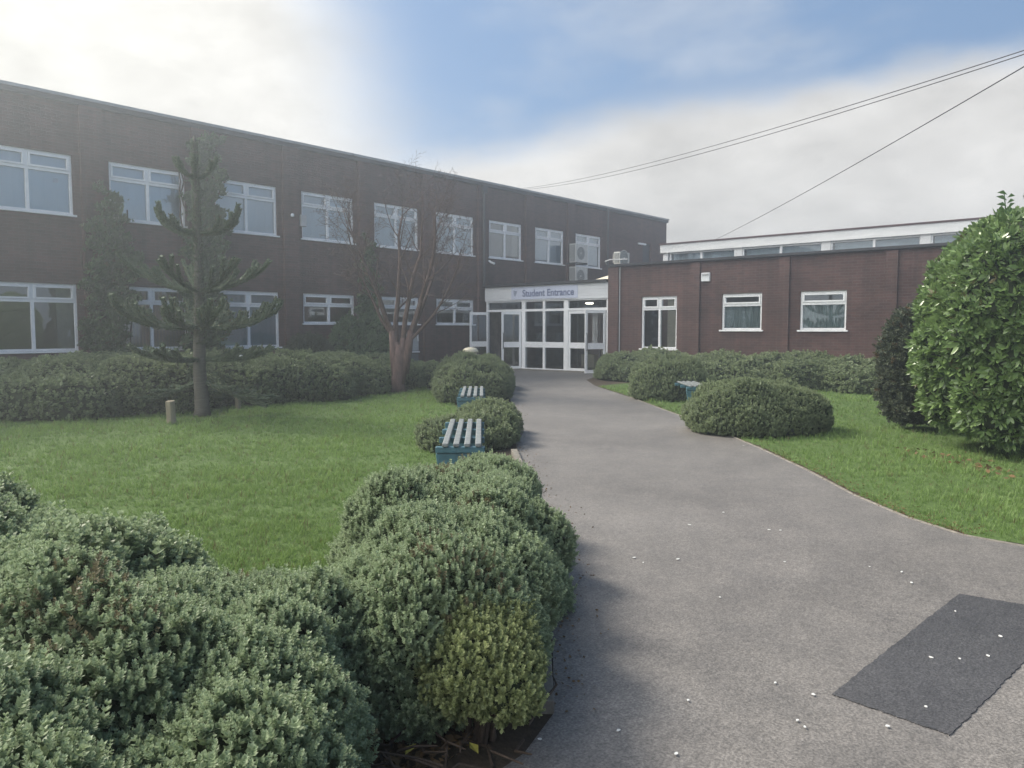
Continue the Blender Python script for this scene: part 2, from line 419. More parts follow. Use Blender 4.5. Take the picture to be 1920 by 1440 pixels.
def bush(name, label, cat, base, blobs, dens, size, tmpl, mat, group=None, lump=(.30, .09), cush=(.11, .028), up=.62, seed=0,
         dead=.0, tiltcap=.0, core_mat=None, zmin=.02, jit=.35, leaf_name='foliage', under=.0, patch=.0, deep=.55):
    """blobs: (x, y, h, r_x, r_y, rot) relative to base -> half-buried ellipsoids"""
    rg = np.random.default_rng(seed + 11)
    bl = [b if len(b) == 7 else (b[0], b[1], b[2] * .30, b[3], b[4], b[2] * .70, b[5]) for b in blobs]
    root = empty(name, (base[0], base[1], 0)); tag(root, label, cat, group)
    tot = sum(area(b) for b in bl)
    c1, c2 = [], []
    for b in bl:
        a = area(b)
        c1.append(blob_points(b, max(8, int(a / (lump[0] ** 2) * .50)), rg)[0]); c2.append(blob_points(b, max(8, int(a / (cush[0] ** 2) * .55)), rg)[0])
    c1 = np.concatenate(c1); c2 = np.concatenate(c2)
    def surf(b, n, k=1.0):
        P, Nn = blob_points(b, n, rg); return P, Nn
    def disp(P, Nn, keep_t=True):
        d1, g1 = lumpify(P, Nn, c1, lump[0] * .95, lump[1]); d2, g2 = lumpify(P, Nn, c2, cush[0] * .95, cush[1])
        big = .5 * np.sin(P[:, 0] * 4.1 + seed) * np.sin(P[:, 1] * 3.7 + 1.7 * seed) + .5 * np.sin(P[:, 0] * 8.3 + P[:, 2] * 6 + seed) * np.sin(P[:, 1] * 7.1 - P[:, 2] * 5)
        Q = P + Nn * (d1 + d2 + big * lump[1] * .55)[:, None]; G = g1 + g2; G -= Nn * (G * Nn).sum(1)[:, None]
        n2 = Nn + G * .8; n2 /= np.linalg.norm(n2, axis=1, keepdims=True); return Q, n2, (d1 + d2) / (lump[1] + cush[1] + 1e-9)
    parts = []
    for bi, b in enumerate(bl):
        P, Nn = surf(b, int(area(b) * dens))
        keep = np.ones(len(P), bool)
        for bj, b2 in enumerate(bl):
            if bj != bi: keep &= ~inside(P, b2)
        P, Nn = P[keep], Nn[keep]
        Q, n2, rel = disp(P, Nn)
        k2 = Q[:, 2] > zmin; Q, n2, rel = Q[k2], n2[k2], rel[k2]
        D = n2 * (1 - up) + np.array([0, 0, up]) + rg.normal(size=Q.shape) * jit * .5
        S = size * (.7 + .6 * rg.random(len(Q))) * np.where(rg.random(len(Q)) < .04, 1.6, 1.0)
        vv = np.sin(Q[:, 0] * 3.1 + 1.3 * seed) * np.sin(Q[:, 1] * 2.7) * .25 + .28 + .5 * rg.random(len(Q)) 
        dd = dead + patch * np.clip(np.sin(Q[:, 0] * 5.3 + seed) * np.sin(Q[:, 1] * 4.9 + 2) - .3, 0, 1)
        Q = Q - n2 * (size * (.35 + .30 * rg.normal(size=len(Q))))[:, None]
        if under:                                     # an inner layer of larger shoots closes the gaps
            kk = rg.random(len(Q)) < under; Qu = Q[kk] - n2[kk] * size * .75
            parts.append(scatter(Qu, n2[kk] * .5 + np.array([0, 0, .3]) + rg.normal(size=Qu.shape) * .5, np.full(len(Qu), size * 1.5), *SPR_MID[0], rg, r=vv[kk] * .6, dead=dd[kk] * .5))
        w_ = rg.integers(0, len(tmpl), len(Q))
        for k in range(len(tmpl)):
            s_ = w_ == k
            if s_.any(): parts.append(scatter(Q[s_], D[s_], S[s_], *tmpl[k], rg, r=vv[s_], dead=dd[s_]))
    V, F, T = stack(parts)
    fo = link(leaf_name, fast_mesh(leaf_name, V, F, mat, T), root)
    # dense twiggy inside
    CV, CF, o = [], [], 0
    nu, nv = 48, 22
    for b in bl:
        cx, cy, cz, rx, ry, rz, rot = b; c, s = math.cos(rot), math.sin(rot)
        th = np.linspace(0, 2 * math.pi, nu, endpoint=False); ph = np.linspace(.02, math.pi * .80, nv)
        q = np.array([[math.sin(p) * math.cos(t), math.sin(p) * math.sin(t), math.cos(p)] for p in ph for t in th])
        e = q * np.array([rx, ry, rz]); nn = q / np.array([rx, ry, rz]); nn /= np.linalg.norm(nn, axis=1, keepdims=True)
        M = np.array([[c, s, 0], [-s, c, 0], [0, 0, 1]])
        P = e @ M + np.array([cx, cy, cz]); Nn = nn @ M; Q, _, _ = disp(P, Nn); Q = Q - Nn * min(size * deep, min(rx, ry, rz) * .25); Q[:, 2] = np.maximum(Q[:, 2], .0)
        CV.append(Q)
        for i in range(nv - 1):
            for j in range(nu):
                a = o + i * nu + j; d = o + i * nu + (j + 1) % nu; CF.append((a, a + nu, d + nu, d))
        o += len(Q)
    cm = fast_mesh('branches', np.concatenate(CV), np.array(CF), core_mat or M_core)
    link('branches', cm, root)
    return root

# ------------------------------------------------------------------ setting: ground, lawns, path
def sheet(name, pts, z, mat, sub=None):
    mb = MB().poly([(p[0], p[1], z) for p in pts]); return tag(mb.build(name, mat), kind='structure')
sheet('ground', [(-120, -120), (140, -120), (140, 140), (-120, 140)], 0.0, M_soil)
LAWN_L = [(-12, 6.2), (.2, 3.9), (1.3, 3.35), (2.3, 3.0), (3.0, 3.35), (4.85, 4.85), (6.45, 6.45), (9.6, 9.6), (12.1, 12.6), (13.2, 14.6), (12.0, 15.6), (7.0, 14.4), (-12, 15.5)]
sheet('lawn', LAWN_L, .004, M_lawn)
PR = [(6.9, -2.6), (6.35, -.4), (6.2, .5), (6.28, 1.18), (6.6, 1.65), (7.17, 2.22), (8.1, 2.98), (9.29, 4.05), (11.3, 6.01), (14.34, 9.19), (16.6, 11.7), (18.3, 13.2), (21.45, 14.68)]
def shrink(pts, k):
    o = []
    for i, p in enumerate(pts):
        a, b = pts[max(i - 1, 0)], pts[min(i + 1, len(pts) - 1)]; d = Vector((b[0] - a[0], b[1] - a[1])).normalized()
        o.append((p[0] + d.y * k, p[1] - d.x * k))
    return o
def fine(pts, step, amp):
    o = []
    for a, b in zip(pts[:-1], pts[1:]):
        n = max(1, int(math.dist(a, b) / step))
        for k in range(n): t = k / n; o.append((a[0] + (b[0] - a[0]) * t + random.uniform(-amp, amp), a[1] + (b[1] - a[1]) * t + random.uniform(-amp, amp)))
    return o + [pts[-1]]
LAWN_R = [(9.1, -14)] + fine(shrink(PR[:-2], .07), .10, .03) + [(18.9, 11.6), (18.9, -14)]
sheet('lawn', LAWN_R, .004, M_lawn)
PL = [(21.45, 20.4), (20.6, 18.4), (19.4, 17.2), (15.5, 13.85), (11.32, 9.95), (6.98, 6.05), (5.04, 4.10), (3.81, 3.02), (2.30, 1.80), (2.0, 1.70), (-10, 1.25)]
sheet('path', PL + [(-10, -14), (9.0, -14)] + PR, .008, M_path)
# edging strips
def strip(pts, wd, z0, z1, side=1):
    mb = MB()
    for (a, b) in zip(pts[:-1], pts[1:]):
        d = Vector((b[0] - a[0], b[1] - a[1])); n_ = Vector((-d.y, d.x)).normalized() * wd * side
        mb.prism([a, b, (b[0] + n_.x, b[1] + n_.y), (a[0] + n_.x, a[1] + n_.y)][::side], z0, z1)
    return mb
tag(strip([(2.30, 1.80), (2.56, 2.02), (3.81, 3.02), (5.04, 4.10), (6.98, 6.05)], .075, -.02, .055).build('edging', M_kerb, bevel=.006), 'low dark concrete edging along the left side of the path', 'kerb')
tag(strip(PR[:-3], .03, -.02, .014, -1).build('edging', M_kerb, bevel=.006), 'thin low edging between the path and the right lawn', 'kerb')
# dark repair patch: its edge is slightly ragged
pc = [(3.14, 1.03), (4.84, .93), (5.9, .45), (4.3, .02), (3.13, .62)]
PC = [(3.16, 1.04), (4.86, .92), (4.92, .40), (3.12, .60)]
rag = []
for a, b in zip(PC, PC[1:] + PC[:1]):
    n_ = 70
    for k in range(n_):
        t = k / n_; rag.append((a[0] + (b[0] - a[0]) * t + random.uniform(-.004, .004), a[1] + (b[1] - a[1]) * t + random.uniform(-.004, .004)))
tag(MB().prism(rag[::-1], .006, .0125).build('tarmac_patch', M_patch), kind='structure')

# ------------------------------------------------------------------ grass
def in_poly(P, poly):
    x, y = P[:, 0], P[:, 1]; c = np.zeros(len(P), bool); n = len(poly)
    for i in range(n):
        x1, y1 = poly[i]; x2, y2 = poly[(i + 1) % n]
        k = ((y1 > y) != (y2 > y)) & (x < (x2 - x1) * (y - y1) / (y2 - y1 + 1e-12) + x1); c ^= k
    return c
def tuft(nb, rg):
    V, F, T = [], [], []
    for k in range(nb):
        a = rg.random() * 6.283; o = rg.normal(size=2) * .22; ln = .6 + .5 * rg.random(); le = .25 + .5 * rg.random(); wdt = .045
        s = np.array([-math.sin(a), math.cos(a), 0]) * wdt; d = np.array([math.cos(a), math.sin(a), 0]); b = np.array([o[0], o[1], -.1])
        mi = b + d * le * .35 * ln + np.array([0, 0, .62 * ln]); tp = b + d * le * ln + np.array([0, 0, ln])
        i = len(V); V += [b - s, b + s, mi + s * .7, mi - s * .7, tp + s * .1, tp - s * .1]; F += [(i, i + 1, i + 2, i + 3), (i + 3, i + 2, i + 4, i + 5)]
        T += [0, 0, .4, .4, 1, 1]
    return np.array(V), np.array(F), np.array(T)
TUFTS = [tuft(6, rng) for _ in range(4)]
def grass(poly, n, label, dmax, seed):
    rg = np.random.default_rng(seed); xs = [p[0] for p in poly]; ys = [p[1] for p in poly]
    # points by distance from the viewer's end, uniform in the log of the distance
    r = np.exp(rg.uniform(math.log(2.6), math.log(dmax), n * 3)); a = YAW + rg.uniform(-.64, .64, n * 3)
    P = np.stack([r * np.cos(a), r * np.sin(a), np.full(n * 3, .004)], 1); P = P[in_poly(P, poly)]; r = np.hypot(P[:, 0], P[:, 1])
    S = (.026 + .0022 * r) * (.7 + .6 * rg.random(len(P))); 
    pn = np.sin(P[:, 0] * 1.7 + 1) * np.sin(P[:, 1] * 2.1) + .6 * np.sin(P[:, 0] * 4.3) * np.sin(P[:, 1] * 3.7 + 2)
    pc_ = np.sin(P[:, 0] * 11 + 2 * np.sin(P[:, 1] * 5)) * np.sin(P[:, 1] * 13 + 2 * np.sin(P[:, 0] * 4))
    S *= 1 + .28 * pn + .30 * pc_
    tr = np.clip(.45 + .28 * pn + .22 * pc_ + .3 * (rg.random(len(P)) - .5), 0, 1)
    D = np.tile([0., 0, 1], (len(P), 1)) + rg.normal(size=P.shape) * .12
    w_ = rg.integers(0, 4, len(P)); parts = [scatter(P[w_ == k], D[w_ == k], S[w_ == k], *TUFTS[k], rg, r=tr[w_ == k], dead=.05) for k in range(4)]
    V, F, T = stack(parts); o = link('grass', fast_mesh('grass', V, F, M_grass, T)); tag(o, label, 'grass', kind='stuff'); return o
grass(LAWN_L, 42000, 'short green grass of the left lawn', 20, 3)
grass(LAWN_R, 30000, 'short green grass of the right lawn beside the path', 20, 4)

# ------------------------------------------------------------------ walls and windows
def wall_mesh(x0, x1, z0, z1, holes, depth):
    """wall in local x/z with its outside face at y = 0 and openings with reveals"""
    xs = sorted({x0, x1, *[h[0] for h in holes], *[h[1] for h in holes]}); zs = sorted({z0, z1, *[h[2] for h in holes], *[h[3] for h in holes]})
    mb = MB()
    def hole(x, z): return any(h[0] < x < h[1] and h[2] < z < h[3] for h in holes)
    for i in range(len(xs) - 1):
        for j in range(len(zs) - 1):
            a, b, c, d = xs[i], xs[i + 1], zs[j], zs[j + 1]
            if hole((a + b) / 2, (c + d) / 2): continue
            mb.poly([(a, 0, c), (b, 0, c), (b, 0, d), (a, 0, d)]); mb.poly([(b, depth, c), (a, depth, c), (a, depth, d), (b, depth, d)])
    for h in holes:
        a, b, c, d = h
        mb.poly([(a, 0, c), (a, 0, d), (a, depth, d), (a, depth, c)]); mb.poly([(b, 0, d), (b, 0, c), (b, depth, c), (b, depth, d)])
        mb.poly([(a, 0, d), (b, 0, d), (b, depth, d), (a, depth, d)]); mb.poly([(b, 0, c), (a, 0, c), (a, depth, c), (b, depth, c)])
    mb.poly([(x0, 0, z1), (x1, 0, z1), (x1, depth, z1), (x0, depth, z1)]); mb.poly([(x0, 0, z0), (x0, 0, z1), (x0, depth, z1), (x0, depth, z0)])
    mb.poly([(x1, 0, z1), (x1, 0, z0), (x1, depth, z0), (x1, depth, z1)])
    return mb

def window(parent, x, z, w_, h, cols, toph, blind=None, sill=True, loc_y=0, label=None, sash='all', fr=.055):
    """frame mesh with pane, sill and blind as its own parts; local x right, y inward, z up"""
    y0, y1 = .045, .115
    mb = MB(); g = MB(); g.v = []
    mb.box(0, fr, y0, y1, 0, h); mb.box(w_ - fr, w_, y0, y1, 0, h); mb.box(fr, w_ - fr, y0, y1, 0, fr); mb.box(fr, w_ - fr, y0, y1, h - fr, h)
    zt = h - toph
    cw = (w_) / cols; mw = .035
    if toph: mb.box(fr, w_ - fr, y0 - .002, y1, zt - mw, zt + mw)
    for c in range(1, cols):
        mb.box(c * cw - mw, c * cw + mw, y0 - .004, y1 - .002, fr, zt - mw if toph else h - fr)
        if toph: mb.box(c * cw - mw, c * cw + mw, y0 - .004, y1 - .002, zt + mw, h - fr)
    for c in range(cols):
        a = fr if c == 0 else c * cw + mw; b = w_ - fr if c == cols - 1 else (c + 1) * cw - mw
        if toph:
            s = .045; p0, p1, q0, q1 = a + .004, b - .004, zt + mw + .004, h - fr - .004
            for bx in ((p0, p0 + s, q0, q1), (p1 - s, p1, q0, q1), (p0 + s, p1 - s, q0, q0 + s), (p0 + s, p1 - s, q1 - s, q1)):
                mb.box(bx[0], bx[1], y0 - .022, y1 - .012, bx[2], bx[3])
            g.poly([(p0 + s, .08, q0 + s), (p1 - s, .08, q0 + s), (p1 - s, .08, q1 - s), (p0 + s, .08, q1 - s)])
        top = zt - mw if toph else h - fr
        g.poly([(a, .09, fr), (b, .09, fr), (b, .09, top), (a, .09, top)])
    o = mb.build('window', M_white, parent, (x, loc_y, z))
    if label: o['label'] = label
    g.build('pane', M_glass, o)
    if sill: MB().box(-.06, w_ + .06, -.05, .044, -.045, -.002).build('sill', M_white, o, bevel=.005)
    if blind in ('plain', 'blue'):
        bm = MB(); n = 14
        for k in range(n):
            a = .03 + (w_ - .06) * k / n; b = .03 + (w_ - .06) * (k + 1) / n; dy = .012 * math.sin(k * 1.7)
            dy2 = .012 * math.sin((k + 1) * 1.7); bm.poly([(a, .17 + dy, .02), (b, .17 + dy2, .02), (b, .17 + dy2, h - .02), (a, .17 + dy, h - .02)])
        bm.build('blind', M_blind if blind == 'plain' else M_blind2, o, smooth=True)
    elif blind == 'vertical':
        bm = MB(); n = int(w_ / .09)
        for k in range(n):
            a = .05 + (w_ - .1) * k / n; bm.poly([(a, .17, .02), (a + .055, .20, .02), (a + .055, .20, h - .08), (a, .17, h - .08)])
        bm.build('blind', M_blindv, o)
    elif blind == 'net':
        bm = MB(); n = 26; hh = zt - .01 if toph else h
        for k in range(n):
            a = .03 + (w_ - .06) * k / n; b = .03 + (w_ - .06) * (k + 1) / n
            bm.poly([(a, .16 + .02 * (k % 2), .02), (b, .16 + .02 * ((k + 1) % 2), .02), (b, .16 + .02 * ((k + 1) % 2), hh), (a, .16 + .02 * (k % 2), hh)])
        bm.build('curtain', M_net, o, smooth=True)
    elif blind == 'edge':
        MB().box(w_ - .42, w_ - .06, .17, .18, .02, h - .02).build('curtain', M_blindv, o)
    return o

# ---- two storey block: outside face at y = 20.58
Y1 = 20.58
mb_ = empty('school_block', (0, Y1, 0)); tag(mb_, 'long two storey brown brick school block with flat roof and white windows', 'building')
bays = [8.13 + 2.79 * i for i in range(-4, 8)]           # left edge of each bay's window
up_b = {-1: 'plain', 0: 'plain', 1: 'plain', 2: 'plain', 3: 'plain', 4: 'plain', 5: 'plain', 6: 'plain', 7: 'plain'}
holes = []
for i, x in enumerate(bays):
    holes.append((x, x + 1.94, 4.25, 5.68))
for i, x in enumerate(bays[:9]):
    holes.append((x, x + 1.94, .96 if i < 6 else 1.66, 2.58))
holes.append((33.2, 34.0, 3.7, 5.7))
wall_mesh(-4, 35.46, 0, 7.02, holes, .30).build('wall', M_brick, mb_)
for i, x in enumerate(bays):
    if i <= 10: MB().box(x + 2.11, x + 2.62, -.11, -.002, 0, 7.0).build('pilaster', M_brick, mb_)
MB().box(-4.02, 35.50, -.14, .32, 7.02, 7.09).build('coping', M_coping, mb_)
MB().box(-4.0, 35.44, -.12, -.003, 6.90, 7.018).build('roof_edge', M_darkmetal, mb_)
MB().box(35.16, 35.46, .30, 12, 0, 7.02).build('end_wall', M_brick, mb_)
MB().box(-4, 35.16, .30, 12, 6.75, 6.85).build('roof', M_felt, mb_)
MB().box(-4, 35.16, .30, 12, 3.2, 3.45).build('floor_slab', M_inner, mb_)
MB().box(-4, 35.16, 6.0, 6.1, .0, 3.2).build('inner_wall', M_inner, mb_)
MB().box(-4, 35.16, 6.0, 6.1, 3.45, 6.75).build('inner_wall', M_inner, mb_)
MB().box(-4.3, -4.0, 0, 12, 0, 7.0).build('end_wall', M_brick, mb_)
for i, x in enumerate(bays):
    window(mb_, x, 4.25, 1.94, 1.43, 2, .42, 'plain' if i != 9 else 'edge')
gb = {0: None, 1: None, 2: None, 3: 'edge', 4: 'vertical', 5: 'blue', 6: None, 7: None, 8: None}
for i, x in enumerate(bays[:9]):
    tall = i < 6
    window(mb_, x, .96 if tall else 1.66, 1.94, 1.62 if tall else .92, 2, .42 if tall else .36, gb[i])
# papers pinned inside two of the short windows
MB().box(13.95, 14.22, .13, .135, 1.86, 2.12).build('notice', M_paper, mb_)
MB().box(20.85, 21.05, .13, .135, 1.80, 2.10).build('notice', M_paper, mb_)
MB().box(7.08 - .19, 7.08 - .08, .12, .125, 5.0, 5.1).build('notice', M_paper, mb_)
# pilasters of the ground floor stay dark and wide; rain pipe
MB().tube([(21.62, -.17, 7.0), (21.62, -.17, 3.1)], .055, 10).build('downpipe', M_pipe, mb_)
MB().box(21.52, 21.72, -.26, -.115, 6.62, 6.9).build('rainwater_hopper', M_pipe, mb_)
MB().tube([(29.9, -.18, 7.0), (29.9, -.18, 3.6)], .045, 8).build('downpipe', M_pipe, mb_)
d_ = MB().box(33.22, 33.98, .10, .15, 3.6, 5.68).build('door', simple('dark_blue_door', (.03, .035, .05), .5, .4, .2, 3), mb_)
MB().tube([(33.88, .08, 4.55), (33.88, .03, 4.55), (33.76, .03, 4.55)], .014, 6).build('handle', M_coping, d_)
MB().box(32.55, 33.2, -.20, -.12, 5.58, 5.66).build('bulkhead_lamp', M_alarm, mb_)
# vents low on the wall under one short window
for vx in (16.45, 17.75):
    v_ = MB().box(vx, vx + .62, -.05, -.003, .72, 1.32).build('vent_panel', M_lightpipe, mb_)
    MB().prism([(vx + .43, -.06), (vx + .50, -.06), (vx + .50, -.052), (vx + .43, -.052)], 1.04, 1.04 + .001)
    s_ = MB(); s_.v = [(vx + .44, -.16, 1.32), (vx + .50, -.16, 1.32), (vx + .62, -.05, 1.06), (vx + .56, -.05, 1.06), (vx + .44, -.175, 1.32), (vx + .50, -.175, 1.32), (vx + .62, -.065, 1.06), (vx + .56, -.065, 1.06)]
    s_.f = [(0, 1, 2, 3), (7, 6, 5, 4), (0, 4, 5, 1), (1, 5, 6, 2), (2, 6, 7, 3), (3, 7, 4, 0)]
    s_.build('stay', M_white, v_)
    MB().box(vx - .03, vx + .65, -.08, -.004, .66, .70).build('sill', M_white, v_)
    MB().box(vx, vx + .62, -.04, -.002, .2, .62).build('grille', M_acd, mb_)

# ---- low wing: outside face at x = 21.60, local x runs towards -Y
X2 = 21.60
lw = empty('low_wing', (X2, 14.65, 0), -math.pi / 2); tag(lw, 'low flat roofed brown brick wing right of the entrance', 'building')
H2 = [(14.65 - 13.41, 14.65 - 12.13, .86, 2.52), (14.65 - 10.62, 14.65 - 9.38, 1.46, 2.53), (14.65 - 8.27, 14.65 - 7.02, 1.46, 2.53), (9.1, 10.6, 0.9, 2.6), (12.2, 13.5, 1.46, 2.53)]
wall_mesh(0, 24, 0, 3.54, [h for k, h in enumerate(H2) if k != 3], .30).build('wall', M_brick2, lw)
for a in (.0, 3.03, 5.79, 8.60, 11.4, 14.2, 17.0):
    MB().box(a + .002, a + .30 + (.1 if a == 0 else 0), -.10, -.002, 0, 3.50).build('pilaster', M_brick2, lw)
MB().box(-.02, 24, -.125, .32, 3.54, 3.61).build('coping', M_darkmetal, lw)
MB().box(0, 24, .30, 6.39, 3.30, 3.42).build('roof', M_felt, lw)
MB().box(0, 24, 4.0, 4.1, 0, 3.3).build('inner_wall', M_inner, lw)
MB().box(9.1, 10.6, -.03, -.003, .9, 2.6).build('bricked_up_opening', M_brick2, lw)
window(lw, H2[0][0], .86, 1.28, 1.66, 2, .40, 'edge'); window(lw, H2[1][0], 1.46, 1.24, 1.07, 1, .34, 'net'); window(lw, H2[2][0], 1.46, 1.25, 1.07, 1, .34, 'net'); window(lw, H2[4][0], 1.46, 1.3, 1.07, 1, .34, 'net')
MB().tube([(.44, -.06, 3.5), (.44, -.06, .3)], .016, 6).build('waste_pipe', M_lightpipe, lw)
MB().tube([(-.03, -.16, 3.62), (.02, -.3, 3.70), (.25, -.35, 3.74), (.9, -.30, 3.72)], .02, 6).build('roof_bracket', M_lightpipe, lw)

# ---- hall behind with clerestory
hl = empty('school_hall', (28, 16.4, 0), -math.pi / 2); tag(hl, 'hall behind the low wing with a white fascia over a strip of high windows', 'building')
MB().box(0, 26, .02, 12, 0, 3.55).build('wall', M_brick2, hl)
MB().box(-.06, 26, -.12, .16, 4.56, 4.88).build('fascia', M_fascia, hl)
MB().box(-.10, 26, -.16, 12, 4.885, 4.94).build('roof', M_redcap, hl)
MB().box(-.02, .02, .162, 12, 3.55, 4.88).build('end_wall', M_fascia, hl)
MB().box(0, 26, 5, 5.1, 3.55, 4.88).build('inner_wall', M_inner, hl)
ce = [.0, 3.12, 6.40, 9.58, 12.8, 16.0, 19.2, 22.4]
for a in ce:
    MB().box(a + (.02 if a == 0 else 0), a + .24 if a == 0 else a + .30, -.02, .15, 3.55, 4.56).build('post', M_fascia, hl)
for a, b in zip(ce[:-1], ce[1:]):
    wd_ = b - a - .30 - (0 if a else -.06)
    o = MB().box(a + .302, a + .345, .04, .12, 3.56, 4.55).box(b - .045, b - .002, .04, .12, 3.56, 4.55).box((a + b) / 2 + .10, (a + b) / 2 + .18, .03, .13, 3.56, 4.55).box(a + .346, b - .046, .045, .115, 4.50, 4.549).build('window', M_white, hl)
    MB().poly([(a + .34, .09, 3.56), (b - .04, .09, 3.56), (b - .04, .09, 4.55), (a + .34, .09, 4.55)]).build('pane', M_glass, o)
    MB().poly([(a + .34, .30, 3.56), (b - .04, .34, 3.56), (b - .04, .34, 4.50), (a + .34, .30, 4.50)]).build('blind', M_blind, o)

# ---- entrance between the block and the wing, x = 21.60, local x from Y = 20.40 towards -Y
en = empty('entrance_lobby', (X2, 20.30, 0), -math.pi / 2); tag(en, 'white framed glazed student entrance with four doors, two pairs standing open', 'entrance')
W_ = 5.62
def ex(y): return 20.30 - y
P0, P1, P2, P3, P4 = .10, ex(18.42), ex(17.46), ex(16.47), W_ - .03
fr = MB()
fr.box(0.02, .12, 0, .08, 0, 2.52); fr.box(W_ - .09, W_, 0, .08, 0, 2.52)
for px_, ww in ((P1, .085), (P2, .045), (P3, .095)): fr.box(px_ - ww, px_ + ww, -.004, .084, 0, 2.52)
fr.box(.12, W_ - .09, .003, .077, 2.12, 2.205)
fr.box(.12, W_ - .09, -.002, .082, 2.47, 2.52)
fr.box(P1 + .085, P2 - .045, .004, .076, 0, .07); fr.box(P2 + .045, P3 - .095, .004, .076, 0, .07)
fr.box(P1 + .085, P2 - .045, .004, .076, .82, 1.02); fr.box(P2 + .045, P3 - .095, .004, .076, .82, 1.02)
fr.build('frame', M_white, en)
g = MB()
for a, b in ((.12, P1 - .085), (P1 + .085, P2 - .045), (P2 + .045, P3 - .095), (P3 + .095, W_ - .09)):
    g.poly([(a, .04, 2.205), (b, .04, 2.205), (b, .04, 2.47), (a, .04, 2.47)])
for a, b in ((P1 + .085, P2 - .045), (P2 + .045, P3 - .095)):
    g.poly([(a, .04, .07), (b, .04, .07), (b, .04, .82), (a, .04, .82)]); g.poly([(a, .04, 1.02), (b, .04, 1.02), (b, .04, 2.12), (a, .04, 2.12)])
g.build('pane', M_glass, en)
fc = MB()
nb_ = 5; z_ = 2.52
for k in range(nb_): fc.box(0, W_, -.05 - .004 * (k % 2), .05, z_ + k * .106, z_ + (k + 1) * .106 - .008)
fc.box(0, W_, -.035, .05, 2.521, 3.04)
fc.build('fascia', M_clad, en)
MB().box(-.05, W_, -.16, 3.0, 3.055, 3.14).build('roof', M_darkmetal, en)
sb = MB().box(ex(18.95), ex(15.92), -.07, -.056, 2.56, 3.0).build('sign_board', M_sign, en)
cu = bpy.data.curves.new('text', 'FONT'); cu.body = 'Student Entrance'; cu.size = .345; cu.offset = .006; cu.extrude = .004
to = bpy.data.objects.new('text', cu); col.objects.link(to); bpy.context.view_layer.update()
tm = bpy.data.meshes.new_from_object(to.evaluated_get(bpy.context.evaluated_depsgraph_get())); bpy.data.objects.remove(to)
xs_ = [v.co.x for v in tm.vertices]; sc_ = 2.33 / (max(xs_) - min(xs_))
tm.transform(Matrix.Scale(sc_, 4, (1, 0, 0))); tm.transform(Matrix.Rotation(math.pi / 2, 4, 'X')); tm.materials.clear(); tm.materials.append(M_letter)
lo = link('lettering', tm, sb, (ex(18.41), -.078, 2.66))
em = MB(); eo = ex(18.83); em.prism([(0, 0), (.05, 0), (.05, .01), (0, .01)], 0, .05); em = MB()
for pts in ([(0, .22), (.12, .20), (.13, .10), (.06, .0), (.0, .08)], [(.10, .16), (.17, .22), (.15, .12)]):
    i = len(em.v); n_ = len(pts); em.v += [(p[0], 0, p[1]) for p in pts] + [(p[0], -.008, p[1]) for p in pts]
    em.f += [tuple(i + k for k in range(n_)), tuple(i + n_ + k for k in reversed(range(n_)))] + [(i + k, i + (k + 1) % n_, i + n_ + (k + 1) % n_, i + n_ + k) for k in range(n_)]
em.build('emblem', M_emblem, sb, (eo, -.072, 2.67))
# lobby inside
MB().box(0, W_, 3.4, 3.5, 0, 3.05).build('inner_wall', M_innerdark, en)
MB().box(-.02, W_, .02, 3.4, .010, .02).build('floor', M_innerfloor, en)
MB().box(.0, W_, .10, 3.4, 2.56, 2.62).build('ceiling', M_inner, en)
MB().box(W_ - .02, W_, .1, 3.4, 0, 2.56).build('inner_wall', M_innerdark, en)
MB().box(-.04, -.01, .1, 3.4, 0, 2.56).build('inner_wall', M_innerdark, en)
pt = MB().box(1.62, 1.66, 1.6, 3.4, 0, 2.5).box(2.9, 2.96, 1.9, 1.96, 0, 2.5).box(3.9, 3.96, 1.9, 1.96, 0, 2.5).box(1.66, 5.0, 1.9, 1.96, 2.0, 2.1)
pt.build('inner_screen', M_coping, en)
MB().box(.5, .82, 3.36, 3.395, 1.3, 1.75).box(.95, 1.2, 3.36, 3.395, 1.35, 1.7).build('notice', M_paper, en)
MB().lathe([(.12, 0), (.14, .03), (.12, .05)], 16, (4.15, .95, 2.37)).build('ceiling_lamp', M_lamp, en)
MB().box(2.6, 3.2, 2.6, 3.0, 0.02, .5).box(3.5, 4.2, 2.6, 3.0, .02, .9).build('cupboard', M_blindv, en)
MB().box(.0, W_ + .05, -.35, -.006, .004, .035).build('threshold', M_kerb, en)
